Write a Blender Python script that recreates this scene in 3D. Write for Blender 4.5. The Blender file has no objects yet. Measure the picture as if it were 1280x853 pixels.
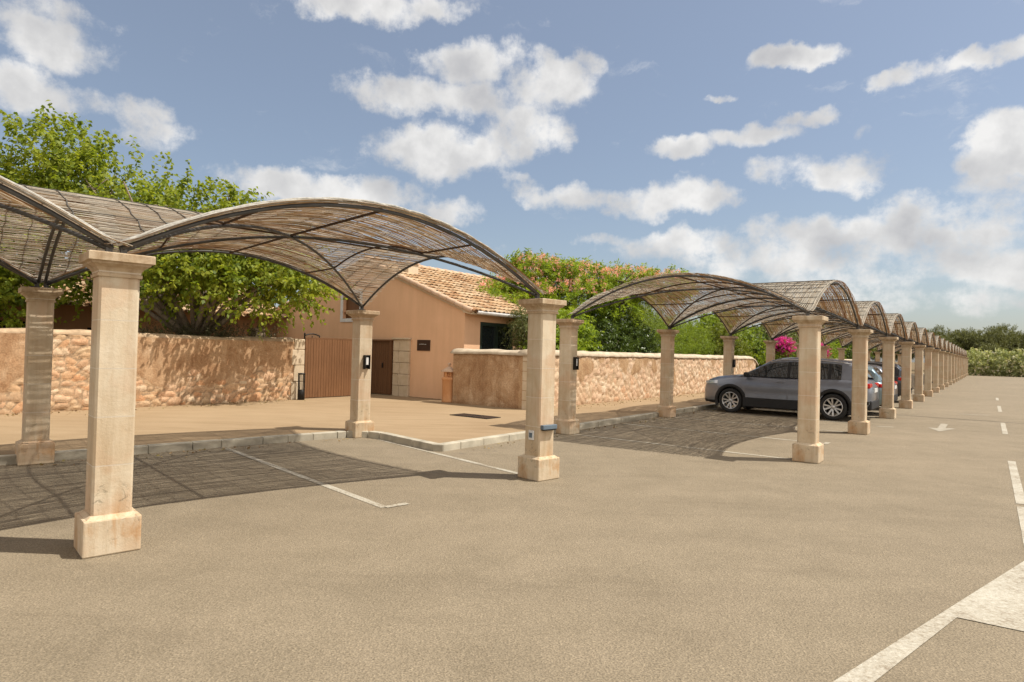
import bpy, bmesh, math, random
import numpy as np
from mathutils import Vector, Matrix, noise
R = math.radians
PI = math.pi
rnd = random.Random(7)
scene = bpy.context.scene
col = scene.collection

# ------------------------------------------------------------------ frames
O1, T1 = (-3.079, 4.917), 0.7429      # near canopy section
L1, W1 = 4.693, 4.552
O2, T2 = (4.670, 9.951), 0.9260       # long canopy section
L2, W2 = 4.868, 4.436
K = 0.11                              # raised footway height
HP = 2.26                             # pillar height


def F(o, t):
    d = (math.cos(t), math.sin(t)); n = (-d[1], d[0])
    return lambda u, v, z=0.0: Vector((o[0] + d[0] * u + n[0] * v, o[1] + d[1] * u + n[1] * v, z))


S1 = F(O1, T1)
S2 = F(O2, T2)

# ------------------------------------------------------------------ object helpers


def link(name, me, mats=(), parent=None, loc=None, rz=0.0):
    o = bpy.data.objects.new(name, me)
    col.objects.link(o)
    if me is not None:
        for m in (mats if isinstance(mats, (list, tuple)) else [mats]):
            me.materials.append(m)
    if parent is not None:
        o.parent = parent
    if loc is not None:
        o.location = loc
    if rz:
        o.rotation_euler = (0, 0, rz)
    return o


def tag(o, label=None, cat=None, group=None, kind=None):
    if label: o['label'] = label
    if cat: o['category'] = cat
    if group: o['group'] = group
    if kind: o['kind'] = kind
    return o


def thing(name, loc, rz, label, cat, group=None):
    o = link(name, None, loc=loc, rz=rz)
    return tag(o, label, cat, group)


class MB:
    """collects geometry for one mesh"""

    def __init__(s):
        s.v = []; s.f = []; s.m = []; s.sm = []

    def add(s, vs, fs, mi=0, smooth=False):
        b = len(s.v)
        s.v += [tuple(p) for p in vs]
        s.f += [tuple(b + i for i in f) for f in fs]
        s.m += [mi] * len(fs)
        s.sm += [smooth] * len(fs)
        return s

    def box(s, c, d, rz=0.0, mi=0, bev=0.0):
        cx, cy, cz = c; hx, hy, hz = d[0] / 2, d[1] / 2, d[2] / 2
        if bev <= 0:
            vs = [(x, y, z) for z in (-hz, hz) for x, y in ((-hx, -hy), (hx, -hy), (hx, hy), (-hx, hy))]
            fs = [(3, 2, 1, 0), (4, 5, 6, 7), (0, 1, 5, 4), (1, 2, 6, 5), (2, 3, 7, 6), (3, 0, 4, 7)]
        else:
            b = bev
            bm = bmesh.new()
            bmesh.ops.create_cube(bm, size=1)
            for v in bm.verts: v.co = Vector((v.co.x * 2 * hx, v.co.y * 2 * hy, v.co.z * 2 * hz))
            bmesh.ops.bevel(bm, geom=bm.edges[:], offset=b, segments=2, affect='EDGES', profile=0.5)
            vs = [v.co[:] for v in bm.verts]; fs = [tuple(v.index for v in f.verts) for f in bm.faces]
            bm.verts.index_update()
            fs = [tuple(v.index for v in f.verts) for f in bm.faces]
            bm.free()
        c_, s_ = math.cos(rz), math.sin(rz)
        vs = [(cx + x * c_ - y * s_, cy + x * s_ + y * c_, cz + z) for x, y, z in vs]
        return s.add(vs, fs, mi)

    def tube(s, pts, rad, n=8, mi=0, smooth=True, cap=True):
        pts = [Vector(p) for p in pts]
        if not isinstance(rad, (list, tuple)): rad = [rad] * len(pts)
        vs = []; up = Vector((0.13, 0.31, 0.94)).normalized()
        for i, p in enumerate(pts):
            t = (pts[min(i + 1, len(pts) - 1)] - pts[max(i - 1, 0)]).normalized()
            if abs(t.dot(up)) > .95: up = Vector((1, 0.1, 0)).normalized()
            a = t.cross(up).normalized(); b = a.cross(t).normalized(); up = b
            for k in range(n):
                q = 2 * PI * k / n
                vs.append(p + (a * math.cos(q) + b * math.sin(q)) * rad[i])
        fs = []
        for i in range(len(pts) - 1):
            for k in range(n):
                k2 = (k + 1) % n
                fs.append((i * n + k, i * n + k2, (i + 1) * n + k2, (i + 1) * n + k))
        if cap:
            fs.append(tuple(range(n))[::-1]); fs.append(tuple((len(pts) - 1) * n + k for k in range(n)))
        return s.add(vs, fs, mi, smooth)

    def lathe(s, prof, n=24, c=(0, 0, 0), mi=0, smooth=True, axis='z'):
        vs = []
        for r, z in prof:
            for k in range(n):
                q = 2 * PI * k / n
                if axis == 'z': vs.append((c[0] + r * math.cos(q), c[1] + r * math.sin(q), c[2] + z))
                else: vs.append((c[0] + r * math.cos(q), c[1] + z, c[2] + r * math.sin(q)))
        fs = []
        for i in range(len(prof) - 1):
            for k in range(n):
                k2 = (k + 1) % n
                fs.append((i * n + k, i * n + k2, (i + 1) * n + k2, (i + 1) * n + k))
        return s.add(vs, fs, mi, smooth)

    def prism(s, poly, z0, z1, mi=0):
        n = len(poly)
        vs = [(p[0], p[1], z0) for p in poly] + [(p[0], p[1], z1) for p in poly]
        fs = [tuple(range(n))[::-1], tuple(range(n, 2 * n))] + [(i, (i + 1) % n, n + (i + 1) % n, n + i) for i in range(n)]
        return s.add(vs, fs, mi)

    def mesh(s, name):
        me = bpy.data.meshes.new(name)
        me.from_pydata(s.v, [], s.f)
        me.polygons.foreach_set('material_index', s.m)
        me.polygons.foreach_set('use_smooth', s.sm)
        me.update()
        return me

    def build(s, name, mats, parent=None, **k):
        return link(name, s.mesh(name), mats, parent, **k)


# ------------------------------------------------------------------ materials
def newmat(name):
    m = bpy.data.materials.new(name); m.use_nodes = True
    nt = m.node_tree; nt.nodes.clear()
    out = nt.nodes.new('ShaderNodeOutputMaterial')
    b = nt.nodes.new('ShaderNodeBsdfPrincipled')
    nt.links.new(b.outputs[0], out.inputs[0])
    return m, nt, b, out


def nd(nt, t, **k):
    n = nt.nodes.new('ShaderNode' + t)
    for a, b in k.items():
        if a.startswith('i_'):
            key = a[2:]
            key = int(key) if key.isdigit() else key.replace('_', ' ')
            n.inputs[key].default_value = b
        else: setattr(n, a, b)
    return n


def ramp(nt, fac, stops, interp='LINEAR'):
    r = nt.nodes.new('ShaderNodeValToRGB'); r.color_ramp.interpolation = interp
    e = r.color_ramp.elements
    while len(e) < len(stops): e.new(0.5)
    for i, (p, c) in enumerate(stops):
        e[i].position = p; e[i].color = (*c, 1) if len(c) == 3 else c
    nt.links.new(fac, r.inputs[0]); return r.outputs[0]


def mixc(nt, fac, a, b, mode='MIX'):
    m = nt.nodes.new('ShaderNodeMix'); m.data_type = 'RGBA'; m.blend_type = mode
    for s, x in ((0, fac), (6, a), (7, b)):
        if hasattr(x, 'is_linked'): nt.links.new(x, m.inputs[s])
        elif s == 0: m.inputs[0].default_value = x
        else: m.inputs[s].default_value = (*x, 1)
    return m.outputs[2]


def mth(nt, op, a, b=0.0, c=0.0, clamp=False):
    m = nt.nodes.new('ShaderNodeMath'); m.operation = op; m.use_clamp = clamp
    for s, x in enumerate((a, b, c)):
        if hasattr(x, 'is_linked'): nt.links.new(x, m.inputs[s])
        else: m.inputs[s].default_value = x
    return m.outputs[0]


def coords(nt, kind='Object', scale=(1, 1, 1), loc=(0, 0, 0), rot=(0, 0, 0)):
    tc = nt.nodes.new('ShaderNodeTexCoord'); mp = nt.nodes.new('ShaderNodeMapping')
    mp.inputs['Scale'].default_value = scale; mp.inputs['Location'].default_value = loc; mp.inputs['Rotation'].default_value = rot
    nt.links.new(tc.outputs[kind], mp.inputs[0]); return mp.outputs[0]


def noisef(nt, vec, scale, detail=4, rough=.55, dist=0.0, out=0):
    n = nd(nt, 'TexNoise'); n.inputs['Scale'].default_value = scale; n.inputs['Detail'].default_value = detail
    n.inputs['Roughness'].default_value = rough; n.inputs['Distortion'].default_value = dist
    nt.links.new(vec, n.inputs['Vector']); return n.outputs[out]


def bump(nt, bsdf, h, strength=.3, dist=.01, prev=None):
    b = nt.nodes.new('ShaderNodeBump'); b.inputs['Strength'].default_value = strength; b.inputs['Distance'].default_value = dist
    nt.links.new(h, b.inputs['Height'])
    if prev is not None: nt.links.new(prev, b.inputs['Normal'])
    nt.links.new(b.outputs[0], bsdf.inputs['Normal']); return b.outputs[0]


def setc(nt, b, c, rough=.8, metal=0.0, spec=.3):
    if hasattr(c, 'is_linked'): nt.links.new(c, b.inputs['Base Color'])
    else: b.inputs['Base Color'].default_value = (*c, 1)
    b.inputs['Roughness'].default_value = rough; b.inputs['Metallic'].default_value = metal
    b.inputs['Specular IOR Level'].default_value = spec


def plain(name, c, rough=.6, metal=0.0, spec=.4, var=.12, sc=6):
    m, nt, b, _ = newmat(name)
    v = coords(nt)
    f = noisef(nt, v, sc, 5, .6)
    lo = tuple(x * (1 - var) for x in c); hi = tuple(min(1, x * (1 + var)) for x in c)
    setc(nt, b, ramp(nt, f, [(.3, lo), (.7, hi)]), rough, metal, spec)
    return m


def m_asphalt():
    m, nt, b, _ = newmat('beige_asphalt')
    v = coords(nt)
    big = noisef(nt, v, .22, 5, .6, .6)
    mid = noisef(nt, v, 1.7, 5, .65, .3)
    fine = noisef(nt, v, 95, 3, .7)
    vor = nd(nt, 'TexVoronoi', feature='F1'); vor.inputs['Scale'].default_value = 62; nt.links.new(v, vor.inputs['Vector'])
    c = ramp(nt, big, [(.3, (0.182, 0.148, 0.101)), (.5, (0.209, 0.170, 0.117)), (.72, (0.243, 0.197, 0.138))])
    c = mixc(nt, .45, c, ramp(nt, mid, [(.28, (0.167, 0.135, 0.091)), (.7, (0.254, 0.207, 0.145))]))
    sp = ramp(nt, fine, [(.32, (.42, .40, .37)), (.5, (1, 1, 1)), (.68, (1.5, 1.46, 1.38))])
    c = mixc(nt, .8, c, sp, 'MULTIPLY')
    sp2 = ramp(nt, vor.outputs['Color'], [(.2, (.75, .73, .7)), (.75, (1.08, 1.06, 1.04)), (1, (1.35, 1.35, 1.32))])
    c = mixc(nt, .45, c, sp2, 'MULTIPLY')
    # tyre scuffs and oil stains
    st = noisef(nt, coords(nt, scale=(.35, 2.2, 1), rot=(0, 0, -T2)), 1.1, 4, .6, .5)
    c = mixc(nt, .5, c, ramp(nt, st, [(.28, (.80, .79, .78)), (.42, (1, 1, 1)), (1, (1.03, 1.03, 1.03))]), 'MULTIPLY')
    oil = noisef(nt, v, 3.1, 3, .5, .2)
    c = mixc(nt, ramp(nt, oil, [(.70, (0, 0, 0)), (.77, (.45, .45, .45))]), c, (.12, .10, .08))
    wv = nd(nt, 'VectorMath', operation='MULTIPLY_ADD'); wv.inputs[1].default_value = (.9, .9, 0); nt.links.new(noisef(nt, v, 1.3, 5, .65, 0, 1), wv.inputs[0]); nt.links.new(v, wv.inputs[2])
    ck = nd(nt, 'TexVoronoi', feature='DISTANCE_TO_EDGE'); ck.inputs['Scale'].default_value = .16; nt.links.new(wv.outputs[0], ck.inputs['Vector'])
    cm_ = mth(nt, 'MULTIPLY', mth(nt, 'LESS_THAN', ck.outputs['Distance'], .0014), ramp(nt, noisef(nt, v, .5, 3, .6), [(.52, (0, 0, 0)), (.60, (1, 1, 1))]))
    c = mixc(nt, mth(nt, 'MULTIPLY', cm_, .55), c, (.07, .055, .04))
    tr = noisef(nt, coords(nt, scale=(.06, 1.15, 1), rot=(0, 0, -T2)), 1.4, 3, .5, .4)
    c = mixc(nt, .32, c, ramp(nt, tr, [(.36, (.86, .855, .85)), (.5, (1, 1, 1)), (.68, (1.07, 1.07, 1.07))]), 'MULTIPLY')
    setc(nt, b, c, .9, 0, .25)
    bump(nt, b, mth(nt, 'ADD', fine, vor.outputs['Distance']), .7, .007)
    return m


def m_footway():
    m, nt, b, _ = newmat('warm_footway')
    v = coords(nt)
    big = noisef(nt, v, .45, 6, .62, .5)
    st = noisef(nt, coords(nt, scale=(.5, 2.6, 1), rot=(0, 0, -T1)), 1.3, 5, .6, .6)
    fine = noisef(nt, v, 80, 3, .7)
    c = ramp(nt, big, [(.28, (0.246, 0.167, 0.093)), (.5, (0.293, 0.206, 0.119)), (.75, (0.344, 0.251, 0.153))])
    c = mixc(nt, .5, c, ramp(nt, st, [(.3, (0.228, 0.158, 0.086)), (.7, (0.344, 0.246, 0.149))]))
    c = mixc(nt, .35, c, ramp(nt, fine, [(.3, (.6, .58, .55)), (.7, (1.2, 1.2, 1.2))]), 'MULTIPLY')
    setc(nt, b, c, .92, 0, .2)
    bump(nt, b, fine, .35, .004)
    return m


def m_soil():
    m, nt, b, _ = newmat('dry_soil')
    v = coords(nt)
    f = noisef(nt, v, .7, 6, .65, .3); g = noisef(nt, v, 14, 4, .6)
    c = ramp(nt, f, [(.3, (.13, .088, .05)), (.55, (.17, .125, .07)), (.75, (.10, .11, .045))])
    c = mixc(nt, .4, c, ramp(nt, g, [(.3, (.5, .5, .5)), (.7, (1.3, 1.3, 1.3))]), 'MULTIPLY')
    setc(nt, b, c, .95, 0, .1); bump(nt, b, g, .6, .03)
    return m


def m_limestone():
    m, nt, b, _ = newmat('pillar_limestone')
    v = coords(nt)
    oi = nd(nt, 'ObjectInfo')
    ofs = nd(nt, 'VectorMath', operation='ADD')
    cmb = nd(nt, 'CombineXYZ'); nt.links.new(mth(nt, 'MULTIPLY', oi.outputs['Random'], 37.0), cmb.inputs[0]); nt.links.new(mth(nt, 'MULTIPLY', oi.outputs['Random'], 11.0), cmb.inputs[2])
    nt.links.new(v, ofs.inputs[0]); nt.links.new(cmb.outputs[0], ofs.inputs[1]); w = ofs.outputs[0]
    sx = nd(nt, 'SeparateXYZ'); nt.links.new(v, sx.inputs[0])
    z = sx.outputs[2]
    blk = mth(nt, 'FLOOR', mth(nt, 'DIVIDE', mth(nt, 'SUBTRACT', z, .295), .365))
    wn = nd(nt, 'TexWhiteNoise', noise_dimensions='2D'); c2 = nd(nt, 'CombineXYZ')
    nt.links.new(blk, c2.inputs[0]); nt.links.new(oi.outputs['Random'], c2.inputs[1]); nt.links.new(c2.outputs[0], wn.inputs['Vector'])
    base = ramp(nt, wn.outputs[0], [(0, (.43, .315, .205)), (.35, (.55, .465, .345)), (.7, (.47, .36, .235)), (1, (.60, .53, .41))])
    n1 = noisef(nt, w, 3.5, 6, .62, .5)
    c = mixc(nt, .6, base, ramp(nt, n1, [(.3, (.43, .32, .20)), (.55, (.53, .44, .315)), (.75, (.60, .52, .40))]))
    pk = noisef(nt, w, 1.9, 4, .6, .6)
    c = mixc(nt, ramp(nt, pk, [(.48, (0, 0, 0)), (.66, (.75, .75, .75))]), c, (.50, .345, .225))
    # orange iron weathering, stronger towards the base blocks and under the cap
    n2 = noisef(nt, coords(nt, scale=(1, 1, .35)), 7, 6, .65, .8)
    hgt = nd(nt, 'MapRange'); nt.links.new(z, hgt.inputs[0]); hgt.inputs[1].default_value = .75; hgt.inputs[2].default_value = .0; hgt.inputs[3].default_value = 0.14; hgt.inputs[4].default_value = 1.0
    fac = mth(nt, 'MULTIPLY', ramp(nt, n2, [(.48, (0, 0, 0)), (.68, (1, 1, 1))]), hgt.outputs[0])
    c = mixc(nt, fac, c, (.40, .22, .095))
    n3 = noisef(nt, w, 13, 5, .7, 1.0)
    lich = mth(nt, 'MULTIPLY', ramp(nt, n3, [(.56, (0, 0, 0)), (.66, (1, 1, 1))]), ramp(nt, mth(nt, 'ADD', z, mth(nt, 'MULTIPLY', n1, .35)), [(.25, (0, 0, 0)), (.38, (.55, .55, .55)), (.62, (.5, .5, .5)), (.75, (.06, .06, .06)), (1, (.03, .03, .03))]))
    c = mixc(nt, lich, c, (.13, .12, .085))
    zc = nd(nt, 'MapRange'); nt.links.new(z, zc.inputs[0]); zc.inputs[1].default_value = 1.98; zc.inputs[2].default_value = 2.20; zc.inputs[3].default_value = 0; zc.inputs[4].default_value = .62
    cap2 = mth(nt, 'MULTIPLY', ramp(nt, noisef(nt, w, 9, 6, .7, .6), [(.38, (0, 0, 0)), (.60, (1, 1, 1))]), zc.outputs[0])
    c = mixc(nt, cap2, c, (.27, .175, .095))
    rs_ = noisef(nt, coords(nt, scale=(9, 9, .55)), 1.4, 6, .7, .3)
    c = mixc(nt, .55, c, ramp(nt, rs_, [(.36, (.78, .73, .66)), (.52, (1, 1, 1)), (.7, (1.08, 1.07, 1.05))]), 'MULTIPLY')
    # pale mortar joints
    fr = mth(nt, 'FRACT', mth(nt, 'DIVIDE', mth(nt, 'SUBTRACT', z, .295), .365))
    jt = mth(nt, 'GREATER_THAN', mth(nt, 'ABSOLUTE', mth(nt, 'SUBTRACT', fr, .5)), .489)
    joff = mth(nt, 'MULTIPLY', jt, mth(nt, 'GREATER_THAN', z, .32))
    c = mixc(nt, mth(nt, 'MULTIPLY', joff, .55), c, (.66, .61, .52))
    setc(nt, b, c, .88, 0, .2)
    n4 = noisef(nt, w, 45, 5, .7)
    h = mth(nt, 'SUBTRACT', mth(nt, 'ADD', mth(nt, 'MULTIPLY', n4, .5), n1), mth(nt, 'MULTIPLY', lich, .5))
    bump(nt, b, h, .45, .012)
    return m


def m_rubble(name, plaster_cols, stone_cols, mortar=(.42, .32, .21)):
    """rubble wall, partly hidden by old render; stones, joints and render are modelled, this only colours them"""
    m, nt, b, _ = newmat(name)
    v = coords(nt)
    A = lambda k: nd(nt, 'Attribute', attribute_name=k).outputs['Fac']
    g = noisef(nt, v, 24, 6, .68)
    n_ = len(stone_cols) - 1
    stone = ramp(nt, A('stone'), [(i / n_, c) for i, c in enumerate(stone_cols)])
    stone = mixc(nt, .35, stone, ramp(nt, noisef(nt, v, 7, 6, .7, .8), [(.3, stone_cols[2]), (.5, stone_cols[1]), (.7, stone_cols[-1])]))
    stone = mixc(nt, .6, stone, ramp(nt, g, [(.3, (.60, .57, .54)), (.7, (1.3, 1.27, 1.22))]), 'MULTIPLY')
    ed = ramp(nt, mth(nt, 'ADD', A('edge'), mth(nt, 'MULTIPLY', mth(nt, 'SUBTRACT', g, .5), .5)), [(.12, (0, 0, 0)), (.45, (1, 1, 1))])
    stone = mixc(nt, ed, mortar, stone)
    pn = noisef(nt, coords(nt, scale=(1, 1, .7)), 2.3, 8, .7, .9)
    k_ = len(plaster_cols) - 1
    pl = ramp(nt, pn, [(.32 + .36 * i / k_, c) for i, c in enumerate(plaster_cols)])
    pf = noisef(nt, v, 30, 6, .72)
    pl = mixc(nt, .75, pl, ramp(nt, pf, [(.3, (.60, .57, .54)), (.7, (1.32, 1.3, 1.26))]), 'MULTIPLY')
    stn = noisef(nt, coords(nt, scale=(4, 4, .35)), 1.6, 5, .65, .3)
    pl = mixc(nt, .5, pl, ramp(nt, stn, [(.35, (.72, .68, .64)), (.6, (1.05, 1.05, 1.05))]), 'MULTIPLY')
    mask = ramp(nt, mth(nt, 'ADD', A('bare'), mth(nt, 'MULTIPLY', mth(nt, 'SUBTRACT', pf, .5), .7)), [(.42, (0, 0, 0)), (.58, (1, 1, 1))])
    c = mixc(nt, mask, pl, stone)
    # darker, browner foot of the wall
    sx = nd(nt, 'SeparateXYZ'); nt.links.new(v, sx.inputs[0])
    ft = ramp(nt, mth(nt, 'ADD', sx.outputs[2], mth(nt, 'MULTIPLY', pn, .25)), [(.16, (.62, .56, .50)), (.34, (1, 1, 1))])
    c = mixc(nt, 1.0, c, ft, 'MULTIPLY')
    setc(nt, b, c, .93, 0, .15)
    bump(nt, b, mth(nt, 'ADD', g, mth(nt, 'MULTIPLY', pf, .8)), .7, .012)
    return m


def m_render(name, c0, c1, sc=1.2):
    m, nt, b, _ = newmat(name)
    v = coords(nt)
    n = noisef(nt, v, sc, 6, .6, .4); f = noisef(nt, v, 60, 4, .7)
    c = ramp(nt, n, [(.3, c0), (.7, c1)])
    st = noisef(nt, coords(nt, scale=(3, 3, .35)), 1.5, 5, .6)
    c = mixc(nt, .35, c, ramp(nt, st, [(.3, (.82, .8, .78)), (.65, (1.05, 1.05, 1.05))]), 'MULTIPLY')
    setc(nt, b, c, .9, 0, .2); bump(nt, b, f, .25, .004)
    return m


def m_tile():
    m, nt, b, _ = newmat('roof_tile')
    a = nd(nt, 'Attribute', attribute_name='tint')
    v = coords(nt)
    f = noisef(nt, v, 9, 5, .65)
    c = ramp(nt, a.outputs['Fac'], [(0, (.30, .165, .085)), (.25, (.38, .235, .125)), (.5, (.45, .30, .17)), (.75, (.53, .39, .25)), (1, (.34, .24, .15))])
    c = mixc(nt, .5, c, ramp(nt, f, [(.3, (.55, .53, .5)), (.7, (1.25, 1.22, 1.18))]), 'MULTIPLY')
    setc(nt, b, c, .9, 0, .2); bump(nt, b, f, .4, .01)
    return m


def m_leaf(name, cols, trans=.35, rough=.55):
    m, nt, b, out = newmat(name)
    a = nd(nt, 'Attribute', attribute_name='tint')
    c = ramp(nt, a.outputs['Fac'], [(i / (len(cols) - 1), k) for i, k in enumerate(cols)])
    setc(nt, b, c, rough, 0, .25)
    t = nd(nt, 'BsdfTranslucent')
    br = mixc(nt, 1.0, c, (1.5, 1.45, .7), 'MULTIPLY'); nt.links.new(br, t.inputs[0])
    mx = nd(nt, 'MixShader'); mx.inputs[0].default_value = trans
    nt.links.new(b.outputs[0], mx.inputs[1]); nt.links.new(t.outputs[0], mx.inputs[2]); nt.links.new(mx.outputs[0], out.inputs[0])
    return m


def m_bark(name, a, c):
    m, nt, b, _ = newmat(name)
    f = noisef(nt, coords(nt, scale=(1, 1, .25)), 14, 6, .7, .6)
    setc(nt, b, ramp(nt, f, [(.3, a), (.7, c)]), .95, 0, .1); bump(nt, b, f, .8, .02)
    return m


def m_wood(name, a, c, sc=(40, 40, 1.2)):
    m, nt, b, _ = newmat(name)
    f = noisef(nt, coords(nt, scale=sc), 1, 6, .65, 1.2)
    g = noisef(nt, coords(nt), 1.4, 3, .5)
    k = mixc(nt, .4, ramp(nt, f, [(.3, a), (.7, c)]), ramp(nt, g, [(.3, (.75, .72, .68)), (.7, (1.2, 1.2, 1.2))]), 'MULTIPLY')
    setc(nt, b, k, .6, 0, .3); bump(nt, b, f, .3, .004)
    return m


def m_reed(name, cols):
    m, nt, b, out = newmat(name)
    a = nd(nt, 'Attribute', attribute_name='tint')
    c = ramp(nt, a.outputs['Fac'], [(i / (len(cols) - 1), k) for i, k in enumerate(cols)])
    f = noisef(nt, coords(nt), 5, 3, .6)
    c = mixc(nt, .5, c, ramp(nt, f, [(.3, (.6, .6, .6)), (.7, (1.35, 1.33, 1.3))]), 'MULTIPLY')
    setc(nt, b, c, .85, 0, .2)
    t = nd(nt, 'BsdfTranslucent'); nt.links.new(c, t.inputs[0]); mx = nd(nt, 'MixShader'); mx.inputs[0].default_value = .58
    nt.links.new(b.outputs[0], mx.inputs[1]); nt.links.new(t.outputs[0], mx.inputs[2]); nt.links.new(mx.outputs[0], out.inputs[0])
    return m


def m_paint(name, c):
    m, nt, b, _ = newmat(name)
    setc(nt, b, c, .32, .55, .5)
    b.inputs['Coat Weight'].default_value = .7; b.inputs['Coat Roughness'].default_value = .06
    f = noisef(nt, coords(nt), 3, 4, .6)
    b.inputs['Roughness'].default_value = .35
    k = ramp(nt, f, [(.3, tuple(x * .93 for x in c)), (.7, tuple(x * 1.07 for x in c))]); nt.links.new(k, b.inputs['Base Color'])
    return m


def m_roadpaint():
    """worn white road paint: the asphalt shows where it has rubbed off"""
    m, nt, b, out = newmat('road_paint')
    v = coords(nt)
    a = noisef(nt, v, 30, 6, .75, .3); l = noisef(nt, v, 2.2, 3, .6)
    s = mth(nt, 'ADD', mth(nt, 'MULTIPLY', a, .8), mth(nt, 'MULTIPLY', l, .45))
    c = ramp(nt, s, [(.50, (.235, .19, .135)), (.60, (.35, .31, .24)), (.76, (.45, .415, .34))])
    f = noisef(nt, v, 95, 3, .7)
    c = mixc(nt, .5, c, ramp(nt, f, [(.3, (.5, .5, .5)), (.7, (1.2, 1.2, 1.2))]), 'MULTIPLY')
    setc(nt, b, c, .8, 0, .3); bump(nt, b, f, .4, .005)
    return m


M = {}
M['asphalt'] = m_asphalt(); M['footway'] = m_footway(); M['soil'] = m_soil(); M['lime'] = m_limestone(); M['paint'] = m_roadpaint()
M['paint_faint'] = m_render('faint_paint', (.24, .205, .150), (.36, .33, .27), 9)
M['kerb'] = m_render('kerb_stone', (.26, .235, .185), (.50, .45, .35), 2.6)
M['rubble'] = m_rubble('rubble_render', [(.27, .150, .078), (.36, .22, .122), (.43, .285, .17), (.53, .38, .25)],
                       [(.46, .20, .085), (.54, .38, .23), (.40, .26, .16), (.55, .31, .18), (.60, .48, .34)], (.30, .21, .13))
M['rubble2'] = m_rubble('rubble_stone', [(.33, .195, .105), (.44, .29, .165), (.53, .38, .24)],
                        [(.54, .29, .16), (.64, .50, .35), (.44, .27, .16), (.60, .39, .26), (.68, .57, .43)], (.44, .31, .19))
M['coping'] = m_render('coping_mortar', (.34, .27, .19), (.56, .47, .35), 3.0)
M['coping_brown'] = m_render('coping_weathered', (.26, .18, .11), (.50, .36, .23), 5.0)
M['house'] = m_render('ochre_render', (.65, .40, .24), (.70, .435, .265))
M['house2'] = m_render('brown_render', (.30, .17, .09), (.34, .20, .11))
M['quoin'] = m_render('quoin_stone', (.46, .36, .24), (.58, .47, .34), 4)
M['cream'] = m_render('cream_trim', (.55, .44, .31), (.62, .50, .36), 4)
M['tile'] = m_tile()
M['steel'] = plain('grey_steel', (.085, .083, .08), .55, .4, .4, .25)
M['rust'] = plain('rusty_purlin', (.075, .048, .032), .8, .1, .3, .3)
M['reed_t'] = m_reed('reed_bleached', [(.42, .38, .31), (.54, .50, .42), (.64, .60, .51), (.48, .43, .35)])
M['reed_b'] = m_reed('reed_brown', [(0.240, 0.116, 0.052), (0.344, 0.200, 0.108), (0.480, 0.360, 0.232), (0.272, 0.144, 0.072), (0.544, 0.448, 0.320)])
M['binding'] = plain('bleached_binding', (.34, .32, .28), .8, 0, .2, .3, 30)
M['wire'] = plain('tie_wire', (.10, .09, .075), .7, .3)
M['gate'] = m_wood('gate_wood', (.125, .056, .022), (.205, .100, .045))
M['gate2'] = m_wood('gate_wood_dark', (.10, .045, .018), (.17, .080, .034))
M['iron'] = plain('black_iron', (.02, .018, .016), .5, .5)
M['bronze'] = plain('brown_plaque', (.05, .025, .015), .45, .2)
M['white'] = plain('white_trim', (.60, .59, .57), .6)
M['green_frame'] = plain('dark_green_frame', (.018, .028, .022), .4)
M['terra'] = m_render('terracotta', (.52, .24, .10), (.62, .33, .16), 4)
M['terra_pale'] = m_render('terracotta_pale', (.48, .32, .21), (.58, .42, .30), 4)
M['dark'] = plain('dark_interior', (.012, .011, .010), .8)
M['rubber'] = plain('tyre_rubber', (.018, .018, .018), .8)
M['alloy'] = plain('alloy_rim', (.55, .55, .55), .3, .85)
M['clad'] = plain('black_plastic', (.013, .013, .014), .65)
M['plate'] = plain('plate_white', (.6, .6, .58), .4)
M['plate_y'] = plain('plate_yellow', (.6, .42, .06), .4)
M['grate'] = plain('cast_cover', (.085, .052, .034), .7, .2)
M['bluegrey'] = plain('blue_grey_metal', (.13, .17, .21), .45, .3)
m, nt, b, _ = newmat('dark_glass'); setc(nt, b, (.012, .016, .018), .04, 0, .8); M['glass'] = m
m, nt, b, _ = newmat('clear_glass'); setc(nt, b, (.32, .36, .36), .02, 0, .5); b.inputs['Transmission Weight'].default_value = .85; b.inputs['IOR'].default_value = 1.1; M['cglass'] = m
m, nt, b, _ = newmat('red_lens'); setc(nt, b, (.50, .012, .010), .15, 0, .6); M['red'] = m
m, nt, b, _ = newmat('head_lens'); setc(nt, b, (.55, .57, .6), .08, .3, .8); M['head'] = m
M['bark_pale'] = m_bark('pale_bark', (.16, .12, .085), (.34, .28, .21))
M['bark'] = m_bark('dark_bark', (.06, .042, .03), (.14, .10, .07))
M['leaf_mul'] = m_leaf('mulberry_leaf', [(.072, .108, .014), (.137, .187, .019), (.216, .259, .026), (.310, .338, .043), (.101, .144, .016)], .45)
M['leaf_silk'] = m_leaf('silk_tree_leaf', [(.101, .160, .018), (.194, .270, .024), (.288, .362, .037), (.144, .220, .020)], .42)
M['leaf_dark'] = m_leaf('dark_leaf', [(.030, .050, .012), (.058, .090, .018), (.096, .138, .026), (.042, .066, .014)], .25, .35)
M['leaf_fresh'] = m_leaf('fresh_leaf', [(.086, .132, .014), (.144, .201, .021), (.201, .259, .032), (.109, .161, .016)], .42)
M['leaf_olive'] = m_leaf('olive_leaf', [(.072, .088, .024), (.127, .143, .046), (.187, .198, .077), (.094, .110, .033)], .3)
M['leaf_pine'] = m_leaf('pine_needles', [(0.074, 0.082, 0.033), (0.119, 0.126, 0.047), (0.171, 0.178, 0.066), (0.092, 0.098, 0.039)], .2, .7)
M['leaf_yel'] = m_leaf('yellow_leaf', [(.08, .11, .014), (.14, .17, .02), (.20, .21, .03)], .35)
M['leaf_twig'] = m_leaf('twiggy_leaf', [(.055, .050, .028), (.09, .085, .04), (.13, .115, .06), (.07, .08, .03)], .15)
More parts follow.
